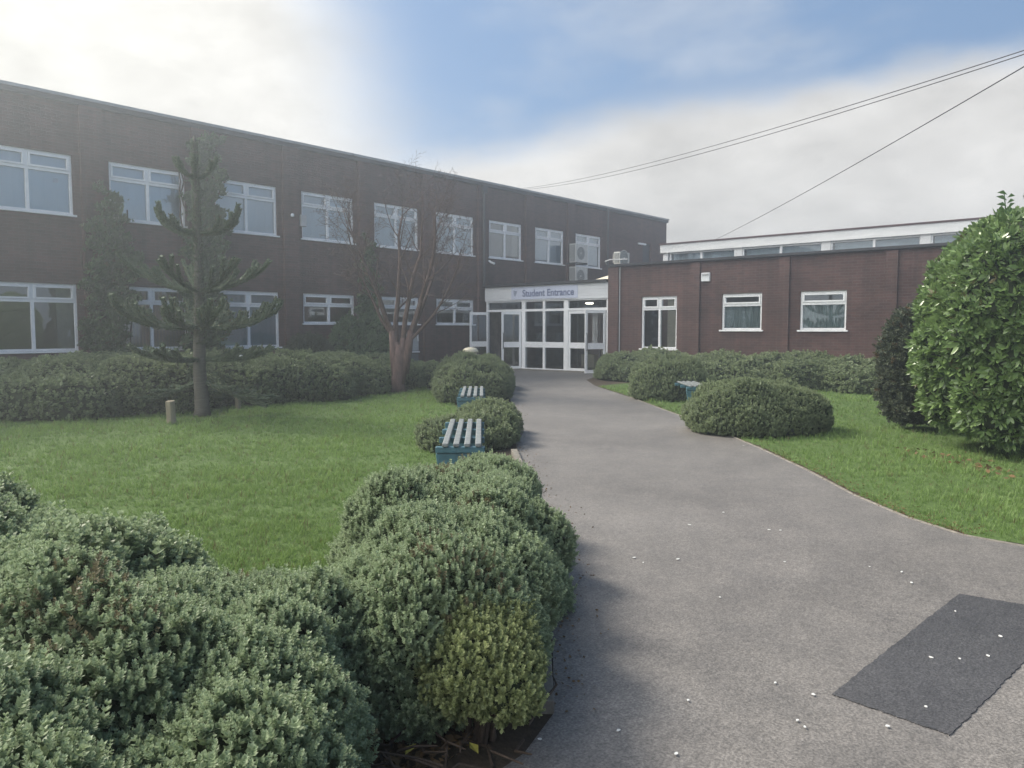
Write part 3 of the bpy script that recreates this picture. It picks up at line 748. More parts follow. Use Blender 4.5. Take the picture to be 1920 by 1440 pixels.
# rooflight on the lobby roof
rl = MB(); rl.v = [(4.05, 1.0, 3.16), (5.55, 1.0, 3.16), (5.55, 2.4, 3.16), (4.05, 2.4, 3.16), (5.5, 1.4, 3.56), (5.5, 2.0, 3.56)]
rl.f = [(0, 1, 4), (1, 2, 5, 4), (2, 3, 5), (3, 0, 4, 5), (3, 2, 1, 0)]
rl.build('rooflight', M_cream, en)
def leaf(name_x, hinge_x, width, ang, side):
    """door leaf: hinge on its left (side=1) or right (side=-1); ang swings it outwards"""
    o = empty('door_pivot')
    bpy.data.objects.remove(o)
    mb2 = MB(); w2 = width; h = 2.10; s = .075; y0, y1 = 0, .045
    X = lambda a: a * side
    def bx(a, b, z0, z1, dy=0):
        a, b = sorted((X(a), X(b))); mb2.box(a, b, y0 + dy, y1 - dy, z0, z1)
    bx(0, s, .0, h); bx(w2 - s, w2, 0, h); bx(s, w2 - s, 0, .11, .001); bx(s, w2 - s, h - .10, h, .001); bx(s, w2 - s, .80, 1.0, .001)
    d = mb2.build('door', M_white, en, (hinge_x, -.02 if ang else .02, .015), -ang * side)
    g2 = MB()
    for z0, z1 in ((.11, .80), (1.0, h - .10)):
        a, b = sorted((X(s), X(w2 - s))); g2.poly([(a, .022, z0), (b, .022, z0), (b, .022, z1), (a, .022, z1)])
    g2.build('pane', M_glass, d)
    a = X(w2 - .045)
    MB().tube([(a, 0, .75), (a, -.045, .78), (a, -.045, 1.30), (a, 0, 1.33)], .013, 6).build('handle', M_darkmetal, d)
    return d
leaf('', .13, .74, R(118), 1)
leaf('', P1 - .09, .76, R(62), -1)
leaf('', P3 + .10, .80, 0, 1)
leaf('', W_ - .10, .80, R(68), -1)

# ------------------------------------------------------------------ things fixed to the buildings
def ac_unit(loc, rz, label, w2=.88, h=.80, dp=.34):
    t = empty('air_conditioner', loc, rz); tag(t, label, 'air conditioner', 'outdoor air conditioning units')
    MB().box(0, w2, 0, dp, 0, h).build('casing', M_ac, t, bevel=.015)
    c = (w2 * .42, -.012, h * .5)
    ring = MB(); n = 28
    for r0, r1 in ((.0, .055), (.10, .12), (.16, .175), (.215, .23), (.27, .30)):
        for j in range(n):
            a0, a1 = 2 * math.pi * j / n, 2 * math.pi * (j + 1) / n
            p = lambda r, a: (c[0] + r * math.cos(a), c[1], c[2] + r * math.sin(a))
            ring.poly([p(r0, a0), p(r1, a0), p(r1, a1), p(r0, a1)]) if r0 else ring.poly([p(0, 0), p(r1, a0), p(r1, a1)])
    ring.build('fan_grille', M_ac, t)
    fan = MB()
    for j in range(n):
        a0, a1 = 2 * math.pi * j / n, 2 * math.pi * (j + 1) / n
        fan.poly([(c[0], -.004, c[2]), (c[0] + .27 * math.cos(a0), -.004, c[2] + .27 * math.sin(a0)), (c[0] + .27 * math.cos(a1), -.004, c[2] + .27 * math.sin(a1))])
    fan.build('fan_opening', M_acd, t)
    s = MB()
    s.box(-.012, -.003, .03, dp - .03, .05, h - .05); s.build('side_fins', M_acd, t)
    f = MB()
    for k in range(8): f.box(-.02, -.013, .05 + k * .033, .06 + k * .033, .05, h - .05)
    f.build('fin_guard', M_ac, t)
    for bx0 in (.05, w2 - .09): MB().box(bx0, bx0 + .04, -.03, dp + .24, -.05, -.002).build('bracket', M_darkmetal, t)
    return t
ac_unit((26.84, Y1 - .62, 4.33), 0, 'upper of the two grey air conditioners stacked beside a window above the entrance')
ac_unit((26.84, Y1 - .62, 3.35), 0, 'lower of the two stacked grey air conditioners, half hidden by the entrance roof')
t = ac_unit((24.0, 15.85, 3.86), 0, 'small pale air conditioner standing alone at the left end of the low wing roof', .66, .44, .26)
for lx in (.06, .56): MB().box(lx, lx + .04, .0, .26, -.43, -.052).build('stand_leg', M_darkmetal, t)

t = empty('alarm_box', (X2, 11.14, 2.92), -math.pi / 2); tag(t, 'square white alarm box high on the low wing wall', 'alarm box')
MB().box(-.14, .14, -.085, -.003, 0, .26).build('cover', M_alarm, t, bevel=.012)
MB().box(-.11, .11, -.11, -.086, .19, .235).build('top_strip', M_lightpipe, t, bevel=.004)
t = empty('security_camera', (21.95, Y1 - .12, 4.04)); tag(t, 'small white security camera on the wall above the entrance corner', 'security camera')
MB().lathe([(.05, 0), (.05, .03), (.03, .05)], 12, (0, -.02, .03)).build('mount', M_alarm, t)
MB().tube([(0, -.02, .03), (.02, -.12, -.02), (.02, -.26, -.06)], [.03, .045, .045], 10).build('camera_body', M_alarm, t)
t = empty('wall_box', (13.60, Y1, 4.60)); tag(t, 'pale grey electrical box beside an upper window', 'electrical box')
MB().box(0, .20, -.13, -.115, 0, .34).box(.0, .20, -.114, -.003, .0, .34).build('box_cover', M_lightpipe, t, bevel=.006)
t = MB().lathe([(.05, 0), (.055, .05), (.03, .09)], 10).build('wall_sensor', M_alarm, None, (13.27, Y1 - .18, 4.84)); tag(t, 'tiny white sensor on the pilaster left of the electrical box', 'sensor')

def cable(a, b, sag, r, label, grp=None):
    a, b = Vector(a), Vector(b); pts = []
    for k in range(25):
        q = k / 24; p = a.lerp(b, q); p.z -= sag * 4 * q * (1 - q); pts.append(p)
    o = MB().tube(pts, r, 5).build('overhead_cable', M_cable); return tag(o, label, 'cable', grp)
cable((23.9, Y1 + .05, 7.10), (10.53, 1.235, 4.672), .25, .0065, 'upper of the two close overhead cables rising right from the block roof')
cable((24.1, Y1 + .05, 7.10), (10.527, 1.234, 4.631), .30, .0065, 'lower of the two close overhead cables rising right from the block roof')
cable((28.05, 14.12, 4.95), (10.526, 1.232, 4.602), .08, .0075, 'single overhead cable rising right from the hall roof')

# ------------------------------------------------------------------ benches
def bench(x, y, rz, ln, label, h=.45):
    t = empty('park_bench', (x, y, 0), rz); tag(t, label, 'bench', 'slatted benches beside the path')
    for e, yy in ((0, .02), (1, ln - .10)):
        mb2 = MB(); mb2.v = [(.05, yy, 0), (.39, yy, 0), (.39, yy + .08, 0), (.05, yy + .08, 0), (0, yy, h - .06), (.44, yy, h - .06), (.44, yy + .08, h - .06), (0, yy + .08, h - .06)]
        mb2.f = [(0, 3, 2, 1), (4, 5, 6, 7), (0, 1, 5, 4), (1, 2, 6, 5), (2, 3, 7, 6), (3, 0, 4, 7)]
        mb2.build('leg_panel', M_teal, t, bevel=.012)
    for k in range(4):
        yy = .0 + (ln - .07) * k / 3
        MB().box(0, .44, yy, yy + .07, h - .058, h - .002).build('cross_bar', M_teal, t, bevel=.008)
    for k in range(4):
        xx = .06 + k * .098
        MB().box(xx, xx + .055, -.02, ln + .02, h, h + .032).build('slat', M_slat, t, bevel=.008)
    return t
HD = math.atan2(1.31, 1.38) - math.pi / 2
bench(4.67, 5.01, HD, 1.86, 'grey slatted teal bench beside the path, nearest of the benches')
bench(8.30, 8.42, HD, 1.86, 'grey slatted teal bench in front of the tall round bush, left of the path')
bench(13.1, 7.12, HD - .05, 1.7, 'teal bench between the two rounded bushes right of the path', .40)

# bollard behind the far mound
bp_ = L(19.9, -1.07)
t = empty('bollard_light', (bp_[0], bp_[1], 0)); tag(t, 'cream domed bollard standing behind the tall round bush', 'bollard')
MB().lathe([(.17, 0), (.17, .86), (.165, .88)], 20).build('post', M_cream, t, smooth=False)
MB().lathe([(.20, .882), (.215, .90), (.20, .95), (.14, 1.0), (.05, 1.02)], 20).build('cap', M_cream, t, smooth=True)

# stakes by the monkey puzzle
for (x, y, h, r_, lb) in ((5.56, 12.02, .37, .07, 'short weathered timber stake left of the monkey puzzle trunk'), (7.37, 13.23, .34, .05, 'short weathered timber stake right of the monkey puzzle trunk')):
    mb2 = MB(); n = 10; pts = [(r_ * (1 + .12 * math.sin(k * 2.1)) * math.cos(6.283 * k / n), r_ * (1 + .1 * math.cos(k * 3.3)) * math.sin(6.283 * k / n)) for k in range(n)]
    mb2.prism(pts, -.02, h); o = mb2.build('timber_stake', M_post, None, (x, y, 0), bevel=.01); o.rotation_euler = (.03, -.08, .4); tag(o, lb, 'stake')

# ------------------------------------------------------------------ hebe mounds
GB = 'rounded evergreen hebe bushes in the beds'
def rel(base, pts): return [(p[0] - base[0], p[1] - base[1], *p[2:]) for p in pts]
NR = dict(dens=4200, size=.034, tmpl=SPR_NEAR, mat=M_hebe, group=GB, lump=(.25, .14), cush=(.085, .034), under=.95, deep=1.8)
A41 = YAW
# near left, two mounds that run together
b = (.70, 2.30)
bush('hebe_bush', 'large grey-green hebe mound filling the near left corner of the lawn bed', 'bush', b,
     rel(b, [(.55, 2.35, .36, .80, .65, .30, .3), (1.04, 2.20, .31, .38, .42, .26, 0), (1.48, 2.50, .26, .34, .32, .23, 0), (.30, 1.75, .28, .58, .42, .28, 0), (.78, 1.72, .28, .28, .30, .24, 0)]), seed=1, patch=.5, **NR)
b = (.2, 4.2)
bush('hebe_bush', 'long grey-green hebe mound rising behind the near left one at the picture edge', 'bush', b,
     rel(b, [(.62, 3.0, .36, .80, .75, .34, 0), (.40, 4.1, .44, .85, .9, .36, 0), (-.4, 5.0, .5, 1.0, 1.0, .42, 0), (-.7, 3.4, .45, .8, .9, .40, 0)]), seed=2, dens=2200, size=.045, tmpl=SPR_MID, mat=M_hebe, group=GB, lump=(.27, .12), cush=(.10, .03), under=.5, deep=1.3)
b = (2.9, 2.8)
bush('hebe_bush', 'large sprawling hebe mound beside the path in front of the nearest bench', 'bush', b,
     rel(b, [(2.26, 2.38, .58, .46, .38, A41), (2.80, 2.95, .64, .62, .48, A41), (3.36, 3.38, .53, .58, .42, A41), (3.90, 3.74, .45, .42, .33, A41), (1.98, 2.20, .30, .27, .26, .24, 0), (3.28, 2.92, .36, .32, .22, .2)]), seed=3, patch=.5, **NR)
b = (1.98, 1.78)
bush('hebe_bush', 'small yellow-green hebe mound at the near corner of the bed by the path', 'bush', b,
     rel(b, [(2.10, 1.99, .34, .23, .20, .18, A41), (1.97, 1.87, .27, .18, .16, .13, A41)]), seed=4, patch=.5, **{**NR, 'mat': M_hebe_y, 'zmin': .12, 'dens': 5200, 'size': .034, 'lump': (.16, .06), 'cush': (.06, .02)})
eb = [o for o in bpy.data.objects if o.get('label', '').startswith('small yellow-green hebe')][0]; eb['label'] = 'small yellow-green hebe mound on bare stems at the near corner of the bed'
rs_ = random.Random(8); ws = MB()
for k in range(16):
    a = rs_.random() * 6.28; r0 = rs_.uniform(0, .07); r1 = rs_.uniform(.06, .17); h = rs_.uniform(.2, .32)
    ws.tube([(r0 * math.cos(a), .1 + r0 * math.sin(a), 0), (r1 * .5 * math.cos(a + .3), .1 + r1 * .5 * math.sin(a + .3), h * .5), (r1 * math.cos(a), .1 + r1 * math.sin(a), h)], [.011, .009, .006], 6)
ws.build('stem', M_dirt, eb)
MD = dict(dens=1300, size=.055, tmpl=SPR_MID, mat=M_hebe_f, group=GB, lump=(.30, .13), cush=(.13, .035), under=.4, deep=1.0)
b = (7.3, 7.1)
bush('hebe_bush', 'low hebe mound behind the nearest bench beside the path', 'bush', b,
     rel(b, [(7.25, 6.80, .36, .60, .36, A41), (7.95, 7.50, .38, .55, .36, A41), (6.75, 6.95, .28, .38, .30, A41)]), seed=5, **MD)
b = (12.6, 12.2)
bush('hebe_bush', 'tall rounded hebe mound behind the second bench, left of the entrance', 'bush', b,
     rel(b, [(11.5, 11.25, .68, .90, .68, A41), (12.7, 12.35, .80, 1.1, .80, A41), (14.0, 13.4, .76, 1.0, .76, A41)]), seed=6, **{**MD, 'dens': 900})
q = L(11.35, 3.58)
bush('hebe_bush', 'broad hebe mound on the right lawn edge, in front of the right bench', 'bush', q,
     [(0, 0, .64, .92, .74, A41 + 2.07), (RT[0] * -.4, RT[1] * -.4, .58, .5, .55, 0), (RT[0] * .4, RT[1] * .4, .54, .5, .55, 0)], seed=7, **{**MD, 'dens': 1500, 'size': .052})
q = L(16.7, 3.42)
bush('hebe_bush', 'rounded hebe mound right of the path behind the right bench', 'bush', q,
     [(0, 0, .76, .88, .78, A41), (RT[0] * .35, RT[1] * .35, .66, .55, .55, 0), (RT[0] * -.35 - FW[0] * .3, RT[1] * -.35 - FW[1] * .3, .54, .55, .5, 0)], seed=8, **{**MD, 'dens': 900})
q = L(22.6, 3.30)
FR = dict(dens=420, size=.085, tmpl=SPR_FAR, mat=M_hebe_f, group=GB, lump=(.55, .17), cush=(.2, .05))
bush('hebe_bush', 'small dark hebe mound against the right side of the entrance', 'bush', q, [(0, 0, .58, .65, .6, 0)], seed=9, **FR)
# right bed under the low wing
k = 0
for (x, y, h, r1, r2, lb) in ((19.7, 12.0, .62, 1.2, 1.5, 'far left hebe of the bed under the low wing, behind the rounded mound'), (19.8, 9.9, .58, 1.25, 1.6, 'hebe under the low wing between its first and second windows'),
                              (19.7, 7.7, .66, 1.2, 1.6, 'hebe under the second small window of the low wing'), (19.7, 5.4, .62, 1.2, 1.7, 'hebe at the right of the low wing bed, beside the dark upright shrub')):
    bush('hebe_bush', lb, 'bush', (x, y), [(0, 0, h, r1, r2, 0), (.9, .3, h * 1.02, 1.0, 1.2, 0)], seed=20 + k, **FR); k += 1
# left bed under the two storey block: front row then the row against the wall
k = 0
lab = ['leftmost hebe of the long bed, cut by the picture edge', 'hebe in the long bed below the first ivy column', 'hebe in the long bed just left of the monkey puzzle', 'hebe behind the monkey puzzle trunk',
       'hebe in the long bed right of the monkey puzzle stakes', 'hebe in the middle of the long bed between the two trees', 'hebe in the long bed left of the bare tree', 'last hebe of the long bed, right of the bare tree']
for (dep, lat, h, r_) in ((13.6, -9.4, .70, 1.5), (13.8, -7.7, .80, 1.35), (14.3, -6.7, .84, 1.12), (15.9, -5.5, .80, 1.12), (16.6, -4.7, .80, 1.2), (17.7, -4.1, .72, 1.15), (19.3, -3.45, .66, 1.1), (20.6, -2.5, .52, 1.0)):
    p = L(dep, lat); r2 = r_ * .95
    bush('hebe_bush', lab[k], 'bush', p, [(0, 0, h, r_, r2, 0), (.25, 1.5, h * .97, r_, 1.0, 0), (.6, 3.0, h * .88, r_, 1.0, 0)], seed=40 + k, **{**FR, 'dens': 520, 'size': .08}); k += 1

# shrubs by the block wall
bush('dark_shrub', 'low round dark shrub below the tall ground floor window, right of the second ivy', 'shrub', (13.1, 19.4), [(0, 0, 1.28, .75, .6, 0)], 500, .10, SPR_MID, M_dark, None, (.3, .06), (.15, .03), seed=60)
bush('climbing_shrub', 'dense dark green shrub under the first short window', 'shrub', (15.3, 19.8), [(-.35, 0, 1.70, .75, .5, 0), (.55, .1, 1.85, .6, .5, 0), (.1, -.3, 1.2, 1.1, .5, 0)], 460, .12, SPR_MID, M_ivy, None, (.3, .10), (.15, .04), up=.2, seed=61)

# ------------------------------------------------------------------ ivy on the wall
def ivy(name, label, outline, seed, thick=.28, dens=1500, size=.12):
    rg = np.random.default_rng(seed); xs = [p[0] for p in outline]; zs = [p[1] for p in outline]
    A = (max(xs) - min(xs)) * (max(zs) - min(zs)); n = int(A * dens)
    P = np.stack([rg.uniform(min(xs) - .1, max(xs) + .1, n), rg.uniform(min(zs), max(zs), n)], 1)
    J = P + .12 * np.stack([np.sin(P[:, 1] * 5 + seed) + np.sin(P[:, 1] * 13), np.sin(P[:, 0] * 9)], 1) + rg.normal(size=P.shape) * .05
    k = in_poly(J, outline); P = P[k]
    t = thick * (.35 + .65 * (np.sin(P[:, 0] * 6 + seed) * np.sin(P[:, 1] * 3.1) * .5 + .5))
    Q = np.stack([P[:, 0], -.03 - t * rg.random(len(P)) ** .6 - .11, P[:, 1]], 1)
    D = np.stack([rg.normal(size=len(P)) * .4, -np.ones(len(P)) * .6, rg.normal(size=len(P)) * .3 + .45], 1)
    lf = (np.array([[0, 0, -.1], [.42, .1, .35], [.18, 0, .5], [0, -.12, 1.0], [-.18, 0, .5], [-.42, .1, .35]]), np.array([(0, 1, 2, 3), (0, 3, 4, 5)]), np.array([0, .3, .3, .7, .3, .3]))
    V, F, T = scatter(Q, D, size * (.6 + .8 * rg.random(len(Q))), *lf, rg, dead=.04)
    root = empty(name, (0, Y1, 0)); tag(root, label, 'climber', 'ivy columns growing on the pilasters')
    link('foliage', fast_mesh('foliage', V, F, M_ivy, T), root)
    st = MB(); cx = sum(xs) / len(xs)
    for j in range(6):
        x = cx + rg.uniform(-.3, .3); pts = []; z = 0
        while z < max(zs) * .9: pts.append((x, -.14, z)); x = min(max(x + rg.normal() * .07, min(xs) + .1), max(xs) - .1); z += .3
        st.tube(pts, .02, 5)
    st.build('stem', M_dirt, root); return root
ivy('climbing_ivy', 'tapering green ivy on the pilaster between the two leftmost windows', [(7.25, 0), (7.35, 2.0), (7.5, 3.3), (7.72, 4.6), (7.95, 5.2), (8.05, 4.85), (8.25, 4.3), (8.45, 3.9), (8.66, 3.3), (8.5, 2.2), (8.35, 1.0), (8.3, 0)], 1, .35)
ivy('climbing_ivy', 'tall green ivy reaching almost to the roof behind the monkey puzzle', [(9.75, 0), (9.85, 2.0), (9.9, 3.6), (10.08, 5.2), (10.2, 6.4), (10.5, 6.85), (10.9, 6.6), (10.95, 5.0), (11.1, 4.2), (11.02, 2.5), (10.98, 0)], 2, .32)
ivy('climbing_ivy', 'dark ivy rising from the shrub on the pilaster left of the bare tree', [(15.55, 0), (15.6, 2.0), (15.75, 3.6), (16.0, 4.6), (16.3, 3.8), (16.45, 2.4), (16.5, 0)], 3, .22, 1300)

# ------------------------------------------------------------------ laurel and dark upright shrub
def lobed(n, rg):
    V, F, T = [], [], []
    for j in range(n):
        a = 6.283 * j / n + rg.normal() * .3; tilt = .55 + .5 * rg.random(); c, s = math.cos(a), math.sin(a); z0 = .12 * j
        d = np.array([c * math.sin(tilt), s * math.sin(tilt), math.cos(tilt)]); sd_ = np.array([-s, c, 0]) * .19; up_ = np.cross(sd_, d); up_ /= np.linalg.norm(up_)
        b = np.array([0, 0, z0 * .6]); i = len(V)
        V += [b, b + d * .45 + sd_ - up_ * .03, b + d * .5 + up_ * .05, b + d * .45 - sd_ - up_ * .03, b + d * 1.0 - up_ * .08, b + d * .82 + sd_ * .6 - up_ * .03, b + d * .82 - sd_ * .6 - up_ * .03]
        F += [(i, i + 1, i + 5, i + 2), (i + 2, i + 5, i + 4, i + 6), (i, i + 2, i + 6, i + 3)]; T += [.1, .3, .1, .3, .6, .4, .4]
    return np.array(V), np.array(F), np.array(T)
LAU = [lobed(5, rng) for _ in range(4)]
q = L(9.35, 6.05)
laurel = bush('laurel_bush', 'big glossy leaved laurel at the right edge beside the lawn', 'bush', q,
     [(0, 0, 1.05, .86, .86, 1.0, 0), (RT[0] * .02, RT[1] * .02, 1.85, .95, .85, .84, 0), (-RT[0] * .08, -RT[1] * .08, 1.2, .92, .8, .8, 0), (RT[0] * .8, RT[1] * .8, 1.6, .9, .9, 1.3, 0)],
     520, .086, LAU, M_laurel, None, (.42, .16), (.22, .05), up=.25, seed=70, jit=.9, dead=.012, zmin=.1)
# the long shoot that stands above the laurel
sh = MB(); bx_ = L(9.2, 5.83); sh.tube([(0, 0, 2.45), (.0, .02, 2.8), (-.02, .05, 3.08)], [.012, .009, .005], 6)
sh.build('shoot_stem', M_laurel, laurel, (bx_[0] - q[0], bx_[1] - q[1], 0))
lv = MB()
for j in range(13):
    z0 = 2.66 + j * .034; sg = 1 if j % 2 else -1; le = .17 - .004 * j; rt = Vector((RT[0], RT[1], 0)) * sg; fwv = Vector((FW[0], FW[1], 0)) * random.uniform(-.4, .4)
    d = (rt + fwv).normalized() * math.cos(.45) + Vector((0, 0, 1)) * math.sin(.45 + random.uniform(-.2, .3)); s2 = d.cross(Vector((FW[0], FW[1], .4))).normalized() * .022; b0 = Vector((0, .02, z0))
    m1 = b0 + d * le * .5 + Vector((0, 0, .012)); tp = b0 + d * le - Vector((0, 0, .015))
    lv.poly([b0, m1 + s2, tp, m1 - s2])
lv.build('shoot_leaf', M_laurel, laurel, (bx_[0] - q[0], bx_[1] - q[1], 0))
q2 = L(11.45, 5.92)
bush('upright_shrub', 'dark twiggy upright shrub standing behind the laurel on the lawn', 'shrub', q2,
     [(0, 0, .85, .40, .40, .85, 0), (RT[0] * .16, RT[1] * .16, 1.15, .38, .36, .62, 0), (RT[0] * .1, RT[1] * .1, .5, .40, .38, .52, 0)], 1500, .085, SPR_MID, M_dark, None, (.22, .05), (.1, .03), up=.6, seed=71, jit=.9, dead=.05)
q3 = L(11.2, 8.35)
bush('holly_tree', 'dark leaved tree just showing above the laurel at the right edge', 'tree', q3,
     [(0, 0, 3.3, .62, .6, .85, 0), (RT[0] * .3, RT[1] * .3, 2.6, .8, .8, 1.2, 0), (RT[0] * .1, RT[1] * .1, 3.9, .32, .3, .5, 0)], 260, .10, LAU, M_ivy, None, (.4, .14), (.2, .05), up=.1, seed=72, jit=1.0, dead=.10)
tr = MB().tube([(RT[0] * .2, RT[1] * .2, 0), (RT[0] * .15, RT[1] * .15, 1.2), (RT[0] * .1, RT[1] * .1, 3.6)], [.12, .10, .04], 8)
ht = [o for o in bpy.data.objects if o.name.startswith('holly_tree')][0]; tr.build('trunk', M_bark1, ht)

# ------------------------------------------------------------------ monkey puzzle
mp = empty('monkey_puzzle_tree', (6.42, 12.72, 0)); tag(mp, 'monkey puzzle tree with tiers of upswept branches on the left lawn', 'tree')
MB().tube([(0, 0, -.03), (0.0, 0, .12), (-.02, .02, .8), (.0, 0, 2.0), (.01, 0, 3.4), (0, 0, 4.55), (.0, .0, 4.72)], [.17, .125, .105, .085, .06, .04, .015], 14).build('trunk', M_bark1, mp, smooth=True)
SP, SD, SR = [], [], []; limbs = MB()
rr = random.Random(5)
def limb(pts, r, depth=0):
    """a scale covered branch along pts"""
    limbs.tube(pts, [r * .8] * len(pts), 8)
    for a, b_ in zip(pts[:-1], pts[1:]):
        d = b_ - a; n = max(2, int(d.length * 420))
        for k in range(n):
            q_ = a.lerp(b_, rr.random()); rad = Vector((rr.gauss(0, 1), rr.gauss(0, 1), rr.gauss(0, 1))); dn = d.normalized(); rad = (rad - dn * rad.dot(dn)).normalized()
            SP.append(tuple(q_ + rad * r * .75)); SD.append(tuple(rad * .7 + dn * 1.0)); SR.append(r * 1.0)
def arc(p0, az, ln, e0, e1, n=6):
    pts = [Vector(p0)]; 
    for k in range(n):
        e = e0 + (e1 - e0) * (k / (n - 1)) ** 1.6; pts.append(pts[-1] + Vector((math.cos(az) * math.cos(e), math.sin(az) * math.cos(e), math.sin(e))) * ln / n)
    return pts
for (z, ln, nbr, e0, e1, r_) in ((4.0, .55, 6, .45, 1.35, 0.030), (3.1, 1.0, 6, .05, 1.30, 0.035), (2.12, 1.35, 7, .15, .85, 0.033), (1.55, 1.52, 8, -.12, 1.05, 0.037), (.98, 1.25, 6, -.05, .45, .036), (.62, 1.3, 3, -.4, -.25, .034)):
    for k in range(nbr):
        az = 6.283 * (k + .3 * rr.random()) / nbr + z * 1.3
        if k == 0: az = YAW - math.pi / 2 + .1
        if k == nbr // 2: az = YAW + math.pi / 2
        l2 = ln * rr.uniform(.82, 1.05); pts = arc((0, 0, z), az, l2, e0, e1, 7); limb(pts, r_)
        ns = 2 if ln < .8 else (3 if ln < 1.2 else 4)
        for j in range(ns):
            i = 2 + j if ns > 2 else 3 + j; i = min(i, 6); a2 = az + (.55 if j % 2 else -.55) * rr.uniform(.5, 1.1)
            limb(arc(pts[i], a2, l2 * rr.uniform(.26, .40), e0 + .45, e1 + .2, 4), r_ * .95)
for k in range(2600):
    z_ = 1.2 + 3.4 * rr.random(); a_ = rr.random() * 6.283; r_ = .105 - .018 * z_
    SP.append((r_ * math.cos(a_), r_ * math.sin(a_), z_)); SD.append((math.cos(a_), math.sin(a_), .9)); SR.append(.042)
V, F, T = scatter(np.array(SP), np.array(SD), np.array(SR) * 1.0, np.array([[0, 0, -.1], [.28, 0, .35], [0, 0, 1.25], [-.28, 0, .35]]), np.array([(0, 1, 2, 3)]), np.array([0, .4, .9, .4]), rng, dead=.05)
cr = link('crown', fast_mesh('crown', V, F, M_monkey, T), mp); limbs.build('branches', M_monkey, mp)
o = MB().lathe([(.0, 0), (.03, .01), (.035, .04), (.02, .07)], 10).build('white_cup', M_petal, None, L(13.3, -4.66) + (.98,)); tag(o, 'tiny white scrap caught in the foliage right of the monkey puzzle', 'litter')

# ------------------------------------------------------------------ bare tree
bt = empty('bare_tree', (11.95, 14.07, 0)); tag(bt, 'leafless many stemmed tree with reddish trunk at the far end of the lawn', 'tree')
rr = random.Random(11); trunk = MB(); crown = MB()
def up(v, z): return Vector((v[0], v[1], z))
RTV = Vector((RT[0], RT[1], 0)); FWV = Vector((FW[0], FW[1], 0))
trunk.tube([RTV * -.02, RTV * -.01 + Vector((0, 0, .12)), RTV * .0 + Vector((0, 0, .7)), RTV * .02 + Vector((0, 0, 1.12))], [.22, .165, .15, .09], 14)
trunk.tube([RTV * .08 + FWV * -.05 + Vector((0, 0, .2)), RTV * .16 + Vector((0, 0, .8)), RTV * .30 + Vector((0, 0, 1.45))], [.08, .09, .075], 10)
trunk.tube([RTV * -.06 + FWV * -.05 + Vector((0, 0, .2)), RTV * -.10 + Vector((0, 0, .8)), RTV * -.14 + Vector((0, 0, 1.45))], [.08, .10, .08], 10)
for l_, z_, r_ in ((-.14, 1.40, .068), (-.05, 1.15, .07), (.12, 1.25, .066), (.30, 1.40, .068), (.26, 1.2, .05), (-.12, 1.3, .05), (.32, 1.4, .05)):
    trunk.tube([RTV * l_ * .45 + Vector((0, 0, .45)), RTV * l_ * .75 + Vector((0, 0, z_ * .72)), RTV * l_ + Vector((0, 0, z_ + .03))], [.10, .095, r_ * 1.02], 10)
def grow(p, d, ln, r, lev):
    pts = [p]; rad = [r]; n = 6 if lev < 2 else 4; dd = d.normalized()
    for k in range(n):
        wob = Vector((rr.gauss(0, 1), rr.gauss(0, 1), rr.gauss(0, .6))) * (.13 if lev < 2 else .2)
        dd = (dd + wob + Vector((0, 0, .10 if lev < 2 else .02))).normalized(); pts.append(pts[-1] + dd * ln / n); rad.append(r * (1 - .72 * (k + 1) / n))
    crown.tube(pts, rad, 7 if lev == 0 else 5 if lev == 1 else 3, cap=False)
    if lev >= 4: return
    kids = (8, 7, 6, 3)[lev]
    for k in range(kids):
        q_ = (.25 if lev == 0 else .12) + .85 * (k + rr.random()) / kids; q_ = min(q_, .99); i = int(q_ * n); f = q_ * n - i; bp2 = pts[i].lerp(pts[i + 1], f)
        ax = Vector((rr.gauss(0, 1), rr.gauss(0, 1), rr.gauss(0, .3))); ax = (ax - dd * ax.dot(dd)).normalized()
        nd = (pts[i + 1] - pts[i]).normalized() * .75 + ax * rr.uniform(.5, 1.0)
        grow(bp2, nd, ln * rr.uniform(.30, .48) * (1.0 if lev else .9), max(.0032, rad[i] * .42), lev + 1)
for (l0, l1, f1, z0, ln, r) in ((-.14, -.30, -.1, 1.40, 2.65, .068), (-.05, -.05, .15, 1.15, 3.15, .070), (.12, .06, -.2, 1.25, 3.0, .066), (.30, .30, .1, 1.40, 2.8, .068), (.26, .85, -.1, 1.2, 2.6, .04), (-.12, -.75, .1, 1.3, 2.7, .042), (.32, .55, .3, 1.4, 3.2, .045), (-.1, -.5, -.3, 1.4, 3.0, .04)):
    grow(RTV * l0 + Vector((0, 0, z0)), RTV * l1 + FWV * f1 + Vector((0, 0, 1.0)), ln, r, 0)
trunk.build('trunk', M_bark2, bt, smooth=True)
crown.build('crown', M_bark3, bt)

